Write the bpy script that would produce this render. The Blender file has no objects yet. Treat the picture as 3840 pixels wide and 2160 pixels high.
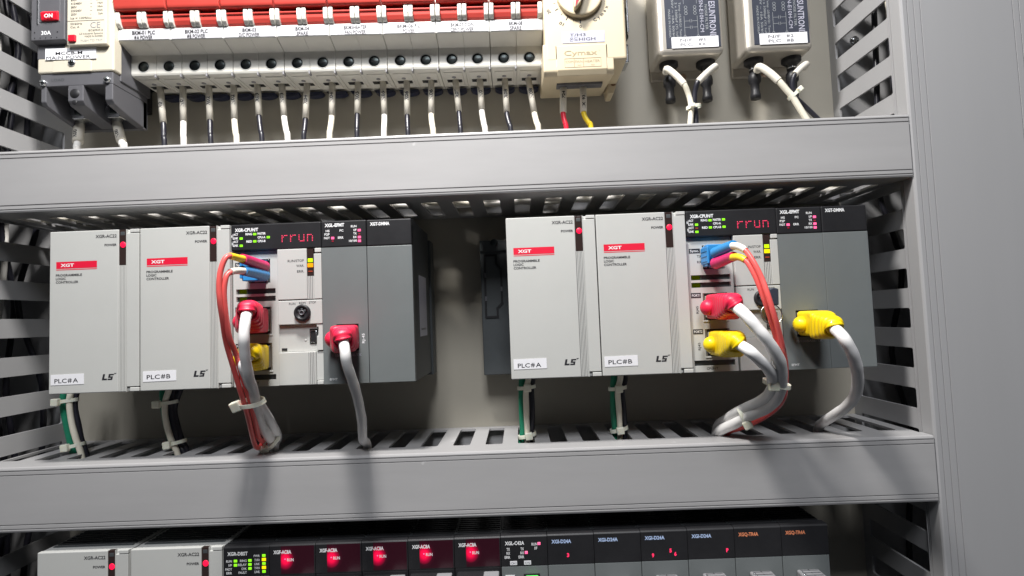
import bpy, bmesh, math, random
from mathutils import Vector, Matrix
random.seed(7)
S = 0.001                                    # everything below is written in millimetres
sc = bpy.context.scene
COL = sc.collection

# ------------------------------------------------------------------ camera
CAM = Vector((283.605, -328.548, 34.65)); FPX = 1382.6 * 1.490683   # focal length in 3840 px units
RM = (Matrix.Rotation(.0105, 3, 'Z') @ Matrix.Rotation(.0557, 3, 'X') @ Matrix.Rotation(.0378, 3, 'Y'))
cd = bpy.data.cameras.new('camera'); cam = bpy.data.objects.new('camera', cd); COL.objects.link(cam)
cd.sensor_width = 36; cd.lens = FPX / 3840 * 36; cd.clip_start = .01; cd.clip_end = 50
xa, ya, za = RM @ Vector((1, 0, 0)), RM @ Vector((0, 0, 1)), -(RM @ Vector((0, 1, 0)))
m4 = Matrix((xa, ya, za)).transposed().to_4x4(); m4.translation = CAM * S
cam.matrix_world = m4; sc.camera = cam

def at(u, v, Y):                             # a point at depth Y mm seen at (u, v) of the 3840 x 2160 photograph
    d = RM @ Vector(((u - 1920) / FPX, 1, (1080 - v) / FPX))
    return CAM + d * ((Y - CAM.y) / d.y)
def crop(x0, y0, s):
    return lambda x, y, Y: at(x0 + x * s, y0 + y * s, Y)

# ------------------------------------------------------------------ world, lamps, exposure
w = bpy.data.worlds.new('World'); sc.world = w; w.use_nodes = True
w.node_tree.nodes['Background'].inputs[0].default_value = (.72, .78, .9, 1)
w.node_tree.nodes['Background'].inputs[1].default_value = .036
def lamp(name, loc, target, size, power, color, spread=180, sy=None):
    l = bpy.data.lights.new(name, 'AREA'); l.size = size * S; l.energy = power; l.color = color; l.spread = math.radians(spread)
    if sy: l.shape = 'RECTANGLE'; l.size_y = sy * S
    o = bpy.data.objects.new(name, l); COL.objects.link(o); o.location = Vector(loc) * S
    o.rotation_euler = (Vector(target) - Vector(loc)).to_track_quat('-Z', 'Y').to_euler(); return o
lamp('cabinet_lamp', (185, -175, 490), (270, 20, 0), 62, 4.3, (1, .97, .935))
lamp('room_lamp', (270, -1250, 1450), (280, 20, 50), 500, 24, (.95, .965, 1))
sc.view_settings.view_transform = 'Standard'; sc.view_settings.look = 'None'
sc.view_settings.exposure = .14; sc.view_settings.gamma = 1
sc.render.engine = 'CYCLES'

# ------------------------------------------------------------------ materials
def mat(name, col, rough=.45, metal=0, bump=0, bscale=900, var=0, vscale=40, stretch=None, emit=None, es=0,
        spec=.5, trans=0, sss=0, coat=0, rvar=.08, scratch=False):
    m = bpy.data.materials.new(name); m.use_nodes = True; nt = m.node_tree; N = nt.nodes; L = nt.links
    b = N['Principled BSDF']; b.inputs['Base Color'].default_value = (*col, 1)
    b.inputs['Roughness'].default_value = rough; b.inputs['Metallic'].default_value = metal
    b.inputs['Specular IOR Level'].default_value = spec
    b.inputs['Transmission Weight'].default_value = trans
    b.inputs['Coat Weight'].default_value = coat
    if sss: b.inputs['Subsurface Weight'].default_value = sss; b.inputs['Subsurface Radius'].default_value = (.003, .002, .0015); b.inputs['Subsurface Scale'].default_value = 1
    if emit: b.inputs['Emission Color'].default_value = (*emit, 1); b.inputs['Emission Strength'].default_value = es
    tc = N.new('ShaderNodeTexCoord'); mp = N.new('ShaderNodeMapping'); L.new(tc.outputs['Object'], mp.inputs[0])
    if stretch: mp.inputs['Scale'].default_value = stretch
    if var:
        n = N.new('ShaderNodeTexNoise'); n.inputs['Scale'].default_value = vscale; n.inputs['Detail'].default_value = 6
        n.inputs['Roughness'].default_value = .65
        L.new(mp.outputs[0], n.inputs['Vector'])
        r = N.new('ShaderNodeValToRGB'); r.color_ramp.elements[0].position = .3; r.color_ramp.elements[1].position = .7
        r.color_ramp.elements[0].color = (*[c * (1 - var) for c in col], 1); r.color_ramp.elements[1].color = (*[min(1, c * (1 + var)) for c in col], 1)
        L.new(n.outputs[0], r.inputs[0]); last = r.outputs[0]
        if scratch:
            v = N.new('ShaderNodeTexNoise'); v.inputs['Scale'].default_value = 140; v.inputs['Detail'].default_value = 2
            L.new(tc.outputs['Object'], v.inputs['Vector'])
            r2 = N.new('ShaderNodeValToRGB'); r2.color_ramp.elements[0].position = .74; r2.color_ramp.elements[1].position = .78
            r2.color_ramp.elements[0].color = (0, 0, 0, 1); r2.color_ramp.elements[1].color = (.5, .5, .5, 1)
            L.new(v.outputs[0], r2.inputs[0])
            mx = N.new('ShaderNodeMixRGB'); mx.inputs[2].default_value = (min(1, col[0] * 1.5), min(1, col[1] * 1.5), min(1, col[2] * 1.5), 1)
            L.new(r2.outputs[0], mx.inputs[0]); L.new(last, mx.inputs[1]); last = mx.outputs[0]
        L.new(last, b.inputs['Base Color'])
        mr = N.new('ShaderNodeMapRange'); mr.inputs['To Min'].default_value = rough - rvar; mr.inputs['To Max'].default_value = rough + rvar
        L.new(n.outputs[0], mr.inputs[0]); L.new(mr.outputs[0], b.inputs['Roughness'])
    if bump:
        n = N.new('ShaderNodeTexNoise'); n.inputs['Scale'].default_value = bscale; n.inputs['Detail'].default_value = 3
        L.new(tc.outputs['Object'], n.inputs['Vector'])
        bp = N.new('ShaderNodeBump'); bp.inputs['Strength'].default_value = bump; bp.inputs['Distance'].default_value = .0002
        L.new(n.outputs[0], bp.inputs['Height']); L.new(bp.outputs[0], b.inputs['Normal'])
    return m
M = {}
M['duct'] = mat('duct_grey', (.37, .366, .368), .40, bump=.2, bscale=2500, var=.06, vscale=30, stretch=(.2, 1, 1.3), scratch=True)
M['ductv'] = mat('duct_grey_upright', (.36, .36, .366), .40, bump=.2, bscale=2500, var=.02, vscale=20, stretch=(1.6, 1, .12))
M['panel'] = mat('panel_beige', (.36, .335, .28), .5, bump=.1, bscale=1500, var=.03, vscale=12)
M['mod'] = mat('module_light_grey', (.50, .505, .485), .5, bump=.25, bscale=3500, var=.02, vscale=30, spec=.35)
M['modw'] = mat('module_light_grey_smooth', (.53, .535, .515), .45, var=.02, vscale=30, spec=.35)
M['mgrey'] = mat('module_mid_grey', (.152, .167, .168), .45, bump=.3, bscale=3500, var=.04, vscale=30)
M['black'] = mat('black_header', (.018, .018, .020), .42, var=.15, vscale=60, bump=.1, bscale=3000, spec=.35)
M['case'] = mat('dark_casing', (.058, .065, .069), .5, var=.1, vscale=50, bump=.15, bscale=2500)
M['dark'] = mat('recess_black', (.012, .012, .014), .5)
M['ink'] = mat('ink_black', (.02, .02, .025), .5)
M['inkg'] = mat('ink_grey', (.25, .25, .26), .6)
M['white'] = mat('ink_white', (.82, .83, .84), .5)
M['fadew'] = mat('ink_faded', (.30, .32, .33), .5)
M['blueink'] = mat('ink_pale_blue', (.45, .58, .85), .5)
M['oink'] = mat('ink_orange', (.8, .27, .13), .5)
M['red'] = mat('brand_red', (.72, .012, .045), .4)
M['paper'] = mat('label_tape', (.80, .80, .83), .35, var=.02, vscale=80)
M['striptape'] = mat('label_tape_strip', (.52, .52, .55), .45, var=.04, vscale=80)
M['tape'] = mat('label_tape_silver', (.44, .44, .52), .3, var=.04, vscale=80)
M['bwhite'] = mat('breaker_white', (.70, .685, .63), .42, var=.025, vscale=60, bump=.08, bscale=2500)
M['cream'] = mat('breaker_cream', (.62, .575, .47), .42, var=.025, vscale=60, bump=.08, bscale=2500)
M['therm'] = mat('thermostat_cream', (.58, .495, .345), .42, var=.02, vscale=40, bump=.08, bscale=2500)
M['dgrey'] = mat('breaker_dark_grey', (.105, .105, .115), .42, var=.06, vscale=60, bump=.15, bscale=2500)
M['lred'] = mat('lever_red', (.52, .055, .042), .5, var=.04, vscale=80, spec=.35)
M['btnred'] = mat('button_red', (.68, .01, .03), .35)
M['navy'] = mat('navy_plate', (.032, .037, .055), .45, var=.08, vscale=60)
M['scallop'] = mat('navy_scallop', (.012, .016, .04), .5)
M['steel'] = mat('zinc_steel', (.62, .64, .66), .25, metal=1, var=.12, vscale=200)
M['dsteel'] = mat('screw_in_hole', (.06, .07, .07), .35, metal=1, var=.2, vscale=300)
M['filt'] = mat('filter_metal', (.52, .485, .43), .34, metal=.55, var=.06, vscale=50)
M['cable'] = mat('cable_white', (.88, .87, .86), .4, bump=.12, bscale=250, var=.03, vscale=50, spec=.5)
M['wwhite'] = mat('wire_white', (.80, .78, .74), .35, var=.03, vscale=90)
M['wcream'] = mat('wire_cream', (.76, .72, .60), .4, var=.04, vscale=90)
M['wblack'] = mat('wire_black', (.018, .018, .026), .35, var=.1, vscale=90)
M['wgreen'] = mat('wire_green', (.012, .20, .11), .38, var=.05, vscale=90)
M['wyellow'] = mat('wire_yellow', (.78, .56, .02), .35)
M['wred'] = mat('wire_red', (.75, .02, .05), .35)
M['sleeve'] = mat('marker_sleeve', (.66, .625, .545), .5, var=.05, vscale=120, bump=.1, bscale=900)
M['bootr'] = mat('boot_red', (.74, .018, .065), .42, var=.04, vscale=70, coat=.0)
M['booty'] = mat('boot_yellow', (.92, .66, .002), .42, var=.03, vscale=70, coat=.1)
M['fiber'] = mat('fibre_coral', (.92, .135, .125), .32, var=.04, vscale=70, coat=.0)
M['lcblue'] = mat('connector_blue', (.035, .26, .60), .35, var=.05, vscale=90)
M['lcmag'] = mat('boot_magenta', (.60, .018, .13), .38, var=.04, vscale=90)
M['slyel'] = mat('sleeve_yellow', (.88, .62, .02), .4)
M['slwht'] = mat('sleeve_white', (.78, .74, .66), .4)
M['nylon'] = mat('nylon_tie', (.80, .79, .66), .35, sss=.25, var=.03, vscale=120)
M['clear'] = mat('clear_plug', (.62, .58, .50), .25, spec=.6, var=.15, vscale=250)
M['jackin'] = mat('jack_shield', (.40, .37, .33), .35, metal=.7)
def led(name, col, s, base=None):
    return mat(name, base or tuple(c * .3 for c in col), .4, emit=col, es=s)
M['lr'] = led('led_red', (1, .008, .055), 1.25); M['lrd'] = led('led_red_dim', (.5, .01, .04), .35)
M['lrt'] = led('led_digit', (1, .03, .12), 1.1); M['lpink'] = led('led_pink_core', (1, .12, .30), 1.3)
M['lg'] = led('led_green', (.30, 1, .015), .95); M['lgd'] = led('led_green_dim', (.35, .42, .0), .28)
M['lyg'] = led('led_yellow_green', (.62, .95, 0), .9); M['lo'] = led('led_orange', (1, .33, 0), 1.1)
M['ly'] = led('led_yellow', (1, .72, 0), 1.1); M['lerr'] = led('led_err_dim', (.6, .08, .03), .3)
M['win'] = mat('smoked_window', (.035, .022, .02), .15, coat=.5)
M['tgreen'] = led('terminal_green', (.15, .9, .15), .55, base=(.1, .6, .12))
# smoked window lit from behind by one red lamp: the diffuser glows round the lamp and fades outwards
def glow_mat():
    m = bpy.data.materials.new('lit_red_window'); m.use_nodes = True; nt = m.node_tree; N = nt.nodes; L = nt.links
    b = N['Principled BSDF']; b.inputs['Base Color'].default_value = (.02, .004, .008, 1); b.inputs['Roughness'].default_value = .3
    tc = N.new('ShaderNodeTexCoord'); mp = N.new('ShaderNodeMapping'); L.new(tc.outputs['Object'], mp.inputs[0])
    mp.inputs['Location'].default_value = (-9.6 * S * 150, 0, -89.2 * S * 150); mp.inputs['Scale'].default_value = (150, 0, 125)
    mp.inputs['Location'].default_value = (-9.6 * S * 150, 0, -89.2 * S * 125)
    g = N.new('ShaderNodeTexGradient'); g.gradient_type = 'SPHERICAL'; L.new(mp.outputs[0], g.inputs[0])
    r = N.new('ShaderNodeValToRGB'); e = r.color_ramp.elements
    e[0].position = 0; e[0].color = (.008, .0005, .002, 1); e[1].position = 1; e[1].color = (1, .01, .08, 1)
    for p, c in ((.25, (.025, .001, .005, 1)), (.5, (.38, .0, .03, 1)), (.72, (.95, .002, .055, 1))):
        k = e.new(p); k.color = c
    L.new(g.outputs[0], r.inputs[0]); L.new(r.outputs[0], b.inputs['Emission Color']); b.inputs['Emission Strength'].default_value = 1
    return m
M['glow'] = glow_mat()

# ------------------------------------------------------------------ mesh helpers
_txt = {}
def text_geo(s, bold):
    k = (s, bold)
    if k not in _txt and '#' in s and len(s) > 0:
        vs = []; fs = []; x = 0
        for i, part in enumerate(s.split('#')):
            if i:
                t = .035 + bold
                for (a, b, c, d) in ((.0, .46, .56, .46), (.0, .24, .56, .24)): o = len(vs); vs += [(x + a, b - t), (x + c, b - t), (x + c, b + t), (x + a, b + t)]; fs.append((o, o + 1, o + 2, o + 3))
                for a in (.13, .35): o = len(vs); vs += [(x + a - t, -.02), (x + a + t, -.02), (x + a + t + .08, .72), (x + a - t + .08, .72)]; fs.append((o, o + 1, o + 2, o + 3))
                x += .68
            if part:
                v, f, wd = text_geo(part, bold); o = len(vs); vs += [(a + x, b) for a, b in v]; fs += [tuple(q + o for q in g) for g in f]; x += wd + .12
        _txt[k] = (vs, fs, x - .1)
    if k not in _txt:
        c = bpy.data.curves.new('t', 'FONT'); c.body = s; c.size = 1; c.offset = bold; c.resolution_u = 2; c.align_x = 'LEFT'
        o = bpy.data.objects.new('t', c); COL.objects.link(o); bpy.context.view_layer.update()
        me = o.evaluated_get(bpy.context.evaluated_depsgraph_get()).to_mesh()
        vs = [(v.co.x, v.co.y) for v in me.vertices]; fs = [tuple(p.vertices) for p in me.polygons]
        bpy.data.objects.remove(o); bpy.data.curves.remove(c)
        if vs:
            x0 = min(v[0] for v in vs); x1 = max(v[0] for v in vs); vs = [(v[0] - x0, v[1]) for v in vs]; wd = x1 - x0
        else: wd = 0
        _txt[k] = (vs, fs, wd)
    return _txt[k]

def smooth_path(pts, n=6):
    P = [Vector(p) for p in pts]; P = [P[0] * 2 - P[1]] + P + [P[-1] * 2 - P[-2]]; out = []
    for i in range(1, len(P) - 2):
        a, b, c, d = P[i - 1:i + 3]
        for k in range(n):
            t = k / n
            out.append(.5 * ((2 * b) + (c - a) * t + (2 * a - 5 * b + 4 * c - d) * t * t + (3 * b - 3 * c + d - a) * t ** 3))
    out.append(P[-2]); return out
def frames(P, n0):
    F = []; n = Vector(n0)
    for i in range(len(P)):
        t = (P[min(i + 1, len(P) - 1)] - P[max(i - 1, 0)]).normalized()
        n = (n - t * n.dot(t)).normalized(); F.append((t, n, t.cross(n)))
    return F

class MB:
    def __init__(s): s.v = []; s.f = []; s.m = []; s.sm = []; s.mats = []
    def mi(s, m):
        if m not in s.mats: s.mats.append(m)
        return s.mats.index(m)
    def add(s, vs, fs, m, smooth=False):
        o = len(s.v); s.v += [tuple(v) for v in vs]; k = s.mi(m)
        for f in fs: s.f.append(tuple(i + o for i in f)); s.m.append(k); s.sm.append(smooth)
        return s
    def bm(s, bm, m, smooth=False):
        bm.verts.index_update(); s.add([v.co[:] for v in bm.verts], [[v.index for v in f.verts] for f in bm.faces], m, smooth); bm.free(); return s
    def box(s, x0, x1, y0, y1, z0, z1, m, b=0, seg=2):
        vs = [(x, y, z) for x in (x0, x1) for y in (y0, y1) for z in (z0, z1)]
        fs = [(0, 1, 3, 2), (4, 6, 7, 5), (0, 4, 5, 1), (2, 3, 7, 6), (0, 2, 6, 4), (1, 5, 7, 3)]
        if not b: return s.add(vs, fs, m)
        g = bmesh.new(); V = [g.verts.new(v) for v in vs]
        for f in fs: g.faces.new([V[i] for i in f])
        bmesh.ops.bevel(g, geom=g.edges[:], offset=b, segments=seg, profile=.5, affect='EDGES'); return s.bm(g, m)
    def prism(s, poly, a0, a1, m, ax='x', b=0, seg=2):
        """poly in the other two axes: ax x -> (y,z); ax y -> (x,z); ax z -> (x,y)"""
        f3 = {'x': lambda p, a: (a, p[0], p[1]), 'y': lambda p, a: (p[0], a, p[1]), 'z': lambda p, a: (p[0], p[1], a)}[ax]
        n = len(poly); g = bmesh.new()
        A = [g.verts.new(f3(p, a0)) for p in poly]; B = [g.verts.new(f3(p, a1)) for p in poly]
        g.faces.new(A); g.faces.new(B[::-1])
        for i in range(n): g.faces.new([A[i], B[i], B[(i + 1) % n], A[(i + 1) % n]])
        bmesh.ops.recalc_face_normals(g, faces=g.faces[:])
        if b: bmesh.ops.bevel(g, geom=g.edges[:], offset=b, segments=seg, profile=.5, affect='EDGES', clamp_overlap=True)
        return s.bm(g, m)
    def lathe(s, c, prof, m, ax='y', seg=28, smooth=True, caps=True):
        """prof: list of (r, a) along axis from c"""
        c = Vector(c); vs = []; fs = []
        for r, a in prof:
            for k in range(seg):
                t = 2 * math.pi * k / seg; p, q = r * math.cos(t), r * math.sin(t)
                vs.append(c + Vector({'y': (p, a, q), 'x': (a, p, q), 'z': (p, q, a)}[ax]))
        for i in range(len(prof) - 1):
            for k in range(seg):
                k2 = (k + 1) % seg; fs.append((i * seg + k, i * seg + k2, (i + 1) * seg + k2, (i + 1) * seg + k))
        s.add(vs, fs, m, smooth); e = (len(prof) - 1) * seg
        if not caps: return s
        if prof[0][0] > 1e-4: s.add(vs[:seg], [tuple(range(seg))[::-1]], m)
        if prof[-1][0] > 1e-4: s.add(vs[e:], [tuple(range(seg))], m)
        return s
    def ball(s, c, r, m, sc=(1, 1, 1), seg=20):
        g = bmesh.new(); bmesh.ops.create_uvsphere(g, u_segments=seg, v_segments=seg // 2, radius=r)
        for v in g.verts: v.co = Vector((v.co.x * sc[0], v.co.y * sc[1], v.co.z * sc[2])) + Vector(c)
        return s.bm(g, m, True)
    def sweep(s, P, sec, m, n0=(1, 0, 0), caps=True, closed=False):
        """sec(i, n) -> list of (a, b) offsets in the frame"""
        P = [Vector(p) for p in P]; F = frames(P, n0); vs = []; n = len(P); k = None
        for i, (p, (t, a, b)) in enumerate(zip(P, F)):
            q = sec(i, n); k = len(q); vs += [p + a * u + b * v for u, v in q]
        fs = []
        for i in range(n if closed else n - 1):
            j = (i + 1) % n
            for e in range(k): fs.append((i * k + e, i * k + (e + 1) % k, j * k + (e + 1) % k, j * k + e))
        s.add(vs, fs, m, True)
        if caps and not closed: s.add(vs[:k], [tuple(range(k))[::-1]], m); s.add(vs[-k:], [tuple(range(k))], m)
        return s
    def tube(s, pts, r, m, seg=14, n=6, wob=0, flat=1):
        P = smooth_path(pts, n) if n else [Vector(p) for p in pts]
        ph = random.random() * 9
        def sec(i, nn):
            rr = r * (1 + wob * math.sin(i * .55 + ph) * math.sin(i * .21 + 2 * ph))
            return [(rr * math.cos(2 * math.pi * k / seg), rr * flat * math.sin(2 * math.pi * k / seg)) for k in range(seg)]
        return s.sweep(P, sec, m)
    def text(s, t, x, y, z, cap, m, al='l', width=None, xs=1, rot=0, bold=.012, face='-y'):
        """cap height in mm; baseline at z. width forces the overall width"""
        vs, fs, wd = text_geo(t, bold); k = cap / .72; sx = k * xs
        if width: sx = width / wd
        ox = {'l': 0, 'c': -wd * sx / 2, 'r': -wd * sx}[al]; c, sn = math.cos(rot), math.sin(rot); out = []
        for a, b in vs:
            p, q = a * sx + ox, b * k
            p, q = p * c - q * sn, p * sn + q * c
            out.append((x + p, y, z + q) if face == '-y' else (x, y + p, z + q))
        return s.add(out, fs, m)
    def tube_text(s, t, A, B, r, cap, m, flip=False, start=.15):
        """lettering wrapped on the front of a straight sleeve from A (lower) to B (upper)"""
        A = Vector(A); B = Vector(B); d = (B - A).normalized(); f = (Vector((0, -1, 0)) - d * Vector((0, -1, 0)).dot(d)).normalized()
        side = f.cross(d)      # towards the left seen from the front
        if flip: A, d, side = B, -d, -side
        vs, fs, wd = text_geo(t, .035); k = cap / .72; L = (B - A).length if not flip else (A - B).length; o = []
        for a, b in vs:
            al = (b * k - cap / 2) / r
            o.append(A + d * (start * L + a * k * 1.2) + (f * math.cos(al) + side * math.sin(al)) * (r + .06))
        return s.add(o, fs, m)
    def build(s, name, parent=None, loc=None, **kw):
        me = bpy.data.meshes.new(name); off = Vector(loc) if loc else Vector((0, 0, 0))
        me.from_pydata([((v[0] - off.x) * S, (v[1] - off.y) * S, (v[2] - off.z) * S) for v in s.v], [], s.f)
        for m in s.mats: me.materials.append(m)
        me.polygons.foreach_set('material_index', s.m); me.polygons.foreach_set('use_smooth', s.sm); me.update()
        o = bpy.data.objects.new(name, me); COL.objects.link(o)
        if loc and parent is None: o.location = off * S
        if parent: o.parent = parent
        for k, v in kw.items(): o[k] = v
        return o
def thing(name, loc, label, cat, group=None):
    o = bpy.data.objects.new(name, None); COL.objects.link(o); o.location = Vector(loc) * S; o.empty_display_size = .01
    o['label'] = label; o['category'] = cat
    if group: o['group'] = group
    return o
def dup(o, loc=None, label=None, parent=None):
    c = o.copy(); COL.objects.link(c)
    if parent: c.parent = parent
    for ch in o.children: dup(ch, parent=c)
    if loc is not None: c.location = Vector(loc) * S
    if label: c['label'] = label
    return c
def rel(P, o): return [Vector(p) - Vector(o) for p in P]

# ------------------------------------------------------------------ setting: mounting panel
YP = 80.0
b = MB(); b.box(-260, 760, YP, YP + 3, -330, 420, M['panel']); b.build('mounting_panel', kind='structure')

# ------------------------------------------------------------------ wiring ducts
XL, XR = -51.0, 525.6
def cover_profile(h, g, f=2.6, lip=9.5):
    """closed (y, z) section of a snap-on cover: front at y=f, from z=0 to z=h, fine grooves g mm from each edge"""
    r = 1.3; o = [(f + lip, h), (f + r, h), (f + .38, h - .38), (f, h - r)]
    for q in g: o += [(f, h - q + .36), (f + .5, h - q + .24), (f + .5, h - q - .24), (f, h - q - .36)]
    for q in g[::-1]: o += [(f, q + .36), (f + .5, q + .24), (f + .5, q - .24), (f, q - .36)]
    o += [(f, r), (f + .38, .38), (f + r, 0), (f + lip, 0), (f + lip, 1.2), (f + 1.8, 1.2), (f + 1.8, h - 1.2), (f + lip, h - 1.2)]
    return o
def slot_wall(mb, u0, u1, v0, v1, slots, va, vb, w0, w1, fm, m, r=1.6):
    """plate u0..u1 x v0..v1, thickness w0..w1, rounded slots [(ua,ub)] between va and vb; fm(u,v,w)->xyz"""
    slots = [q for q in slots if q[0] > u0 + 1.5 and q[1] < u1 - 1.5]
    cuts = [u0] + [(slots[i][1] + slots[i + 1][0]) / 2 for i in range(len(slots) - 1)] + [u1]
    for i, (a, b_) in enumerate(slots):
        c0, c1 = cuts[i], cuts[i + 1]; K = 4; inner = []; cor = []
        for ci, (cx, cy, a0) in enumerate(((b_ - r, vb - r, 0), (a + r, vb - r, 90), (a + r, va + r, 180), (b_ - r, va + r, 270))):
            for k in range(K + 1):
                t = math.radians(a0 + 90 * k / K); inner.append((cx + r * math.cos(t), cy + r * math.sin(t))); cor.append(ci)
        outer = [(c1, v1), (c0, v1), (c0, v0), (c1, v0)]; n = len(inner); vs = []; fs = []
        for w_ in (w0, w1): vs += [fm(*p, w_) for p in inner] + [fm(*p, w_) for p in outer]
        H = n + 4
        for k in range(n):
            j = (k + 1) % n; A, B = n + cor[k], n + cor[j]
            for o in (0, H):
                f = [k + o, j + o, B + o] + ([A + o] if A != B else []); fs.append(f if o else f[::-1])
            fs.append((k, k + H, j + H, j))
        for k in range(4): fs.append((n + k, n + (k + 1) % 4, n + (k + 1) % 4 + H, n + k + H))
        mb.add(vs, fs, m)
def h_duct(z0, z1, s0, pitch, label, grooves=(2.2, 4.7)):
    o = thing('wiring_duct', (XL, 2.6, z0), label, 'wiring duct', 'grey slotted wiring ducts on the panel'); L = XR - XL - .6; h = z1 - z0
    c = MB(); c.prism([(y - 2.6, z) for y, z in cover_profile(h, grooves)], .3, L, M['duct']); c.build('cover', o)
    slots = [(s0 + pitch * k - XL, s0 + pitch * k - XL + pitch * .53) for k in range(-40, 60)]
    wide = [(a - 1.8, c + 1.8) for a, c in slots]  # unseen top wall of the upper duct: slots widened to let more light in
    for zz, t in ((h - .5, -1.5), (.5, 1.5)):
        wl = MB(); slot_wall(wl, .4, L - .1, 5.5, YP - 2.7, wide if (t < 0 and z0 > 0) else slots, 19.8, 70.5, zz, zz + t, lambda u, v, w_: (u, v, w_), M['duct']); wl.build('slotted_wall', o)
    bk = MB(); bk.box(.4, L - .1, YP - 4.4, YP - 2.8, 2.2, h - 2.2, M['duct']); bk.build('base', o); return o
h_duct(111.0, 150.0, 222.7, 20.3, 'upper horizontal grey slotted duct between the breakers and the controller racks')
h_duct(-81.8, -43.3, 136.1, 20.55, 'lower horizontal grey slotted duct between the controller racks and the bottom module row')
def v_duct(x0, x1, tops, hs, side, label):
    o = thing('wiring_duct', (x0, 2.6, -320), label, 'wiring duct', 'grey slotted wiring ducts on the panel'); wd = x1 - x0; H = 730
    c = MB(); pr = [(a, y - 2.6) for y, a in cover_profile(wd, (3.9, 7.9, 11.9))]
    c.prism(pr, 0, H, M['ductv'], ax='z'); c.build('cover', o)
    slots = [(t - hs + 320, t + 320) for t in sorted(tops)]
    for xx, t in ((.5, 1.6), (wd - .5, -1.6)):
        wl = MB(); slot_wall(wl, .5, H - .5, 5.5, YP - 2.7, slots, 13.0, 69.8, xx, xx + t, lambda u, v, w_: (w_, v, u), M['ductv'])
        # low ridges along the front of the wall
        for q in (10.4, 12.0): wl.box(min(xx, xx + (-.35 if t > 0 else .35)), max(xx, xx + (-.35 if t > 0 else .35)), q, q + .6, .5, H - .5, M['ductv'])
        wl.build('slotted_wall', o)
    bk = MB(); bk.box(2.4, wd - 2.4, YP - 4.4, YP - 2.8, .5, H - .5, M['ductv']); bk.build('base', o); return o
v_duct(XR, 605.5, [229.7 - 24.7 * k for k in range(-6, 22)], 12.5, 1, 'wide vertical grey slotted duct at the right edge of the cabinet')
v_duct(-131.0, XL, [34.3 + 25.3 * k for k in range(-13, 14)], 12.7, -1, 'vertical grey slotted duct at the left edge beside the main breaker')

# ------------------------------------------------------------------ controller modules (origin: lower left front corner)
def grooves_bars(mb, x0, x1, z0, z1, n, y, m):
    p = (x1 - x0) / n
    for k in range(n):
        a = x0 + p * k; mb.prism([(a + p * .16, y + .1), (a + p * .16, y - .35), (a + p * .5, y - .45), (a + p * .84, y - .35), (a + p * .84, y + .1)], z0, z1, m, ax='z')
        mb.box(a - p * .15, a + p * .15, y - .03, y + .1, z0, z1, M['dgrey'])
def vents(mb, x0, x1, y0, y1, z, m):
    y = y0
    while y < y1: mb.box(x0, x1, y, y + 1.6, z, z + .55, m); y += 3.4
def logo_ls(mb, x, y, z, m):
    """slanted L and S with a small dart at the upper right"""
    sl = .22
    def P(pts): mb.add([(x + a + b_ * sl, y, z + b_) for a, b_ in pts], [tuple(range(len(pts)))], m)
    P([(0, 0), (3.0, 0), (3.0, .95), (1.25, .95), (1.25, 3.6), (0, 3.6)])
    P([(3.4, 0), (6.3, 0), (6.3, .85), (3.4, .85)]); P([(5.2, .85), (6.3, .85), (6.3, 2.15), (5.2, 2.15)])
    P([(3.5, 1.35), (5.2, 1.35), (5.2, 2.15), (3.5, 2.15)]); P([(3.5, 2.15), (4.6, 2.15), (4.6, 3.6), (3.5, 3.6)])
    P([(4.6, 2.8), (6.6, 2.8), (6.6, 3.6), (4.6, 3.6)]); P([(6.3, 4.05), (8.2, 4.05), (6.9, 3.2), (6.95, 3.75)])
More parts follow.
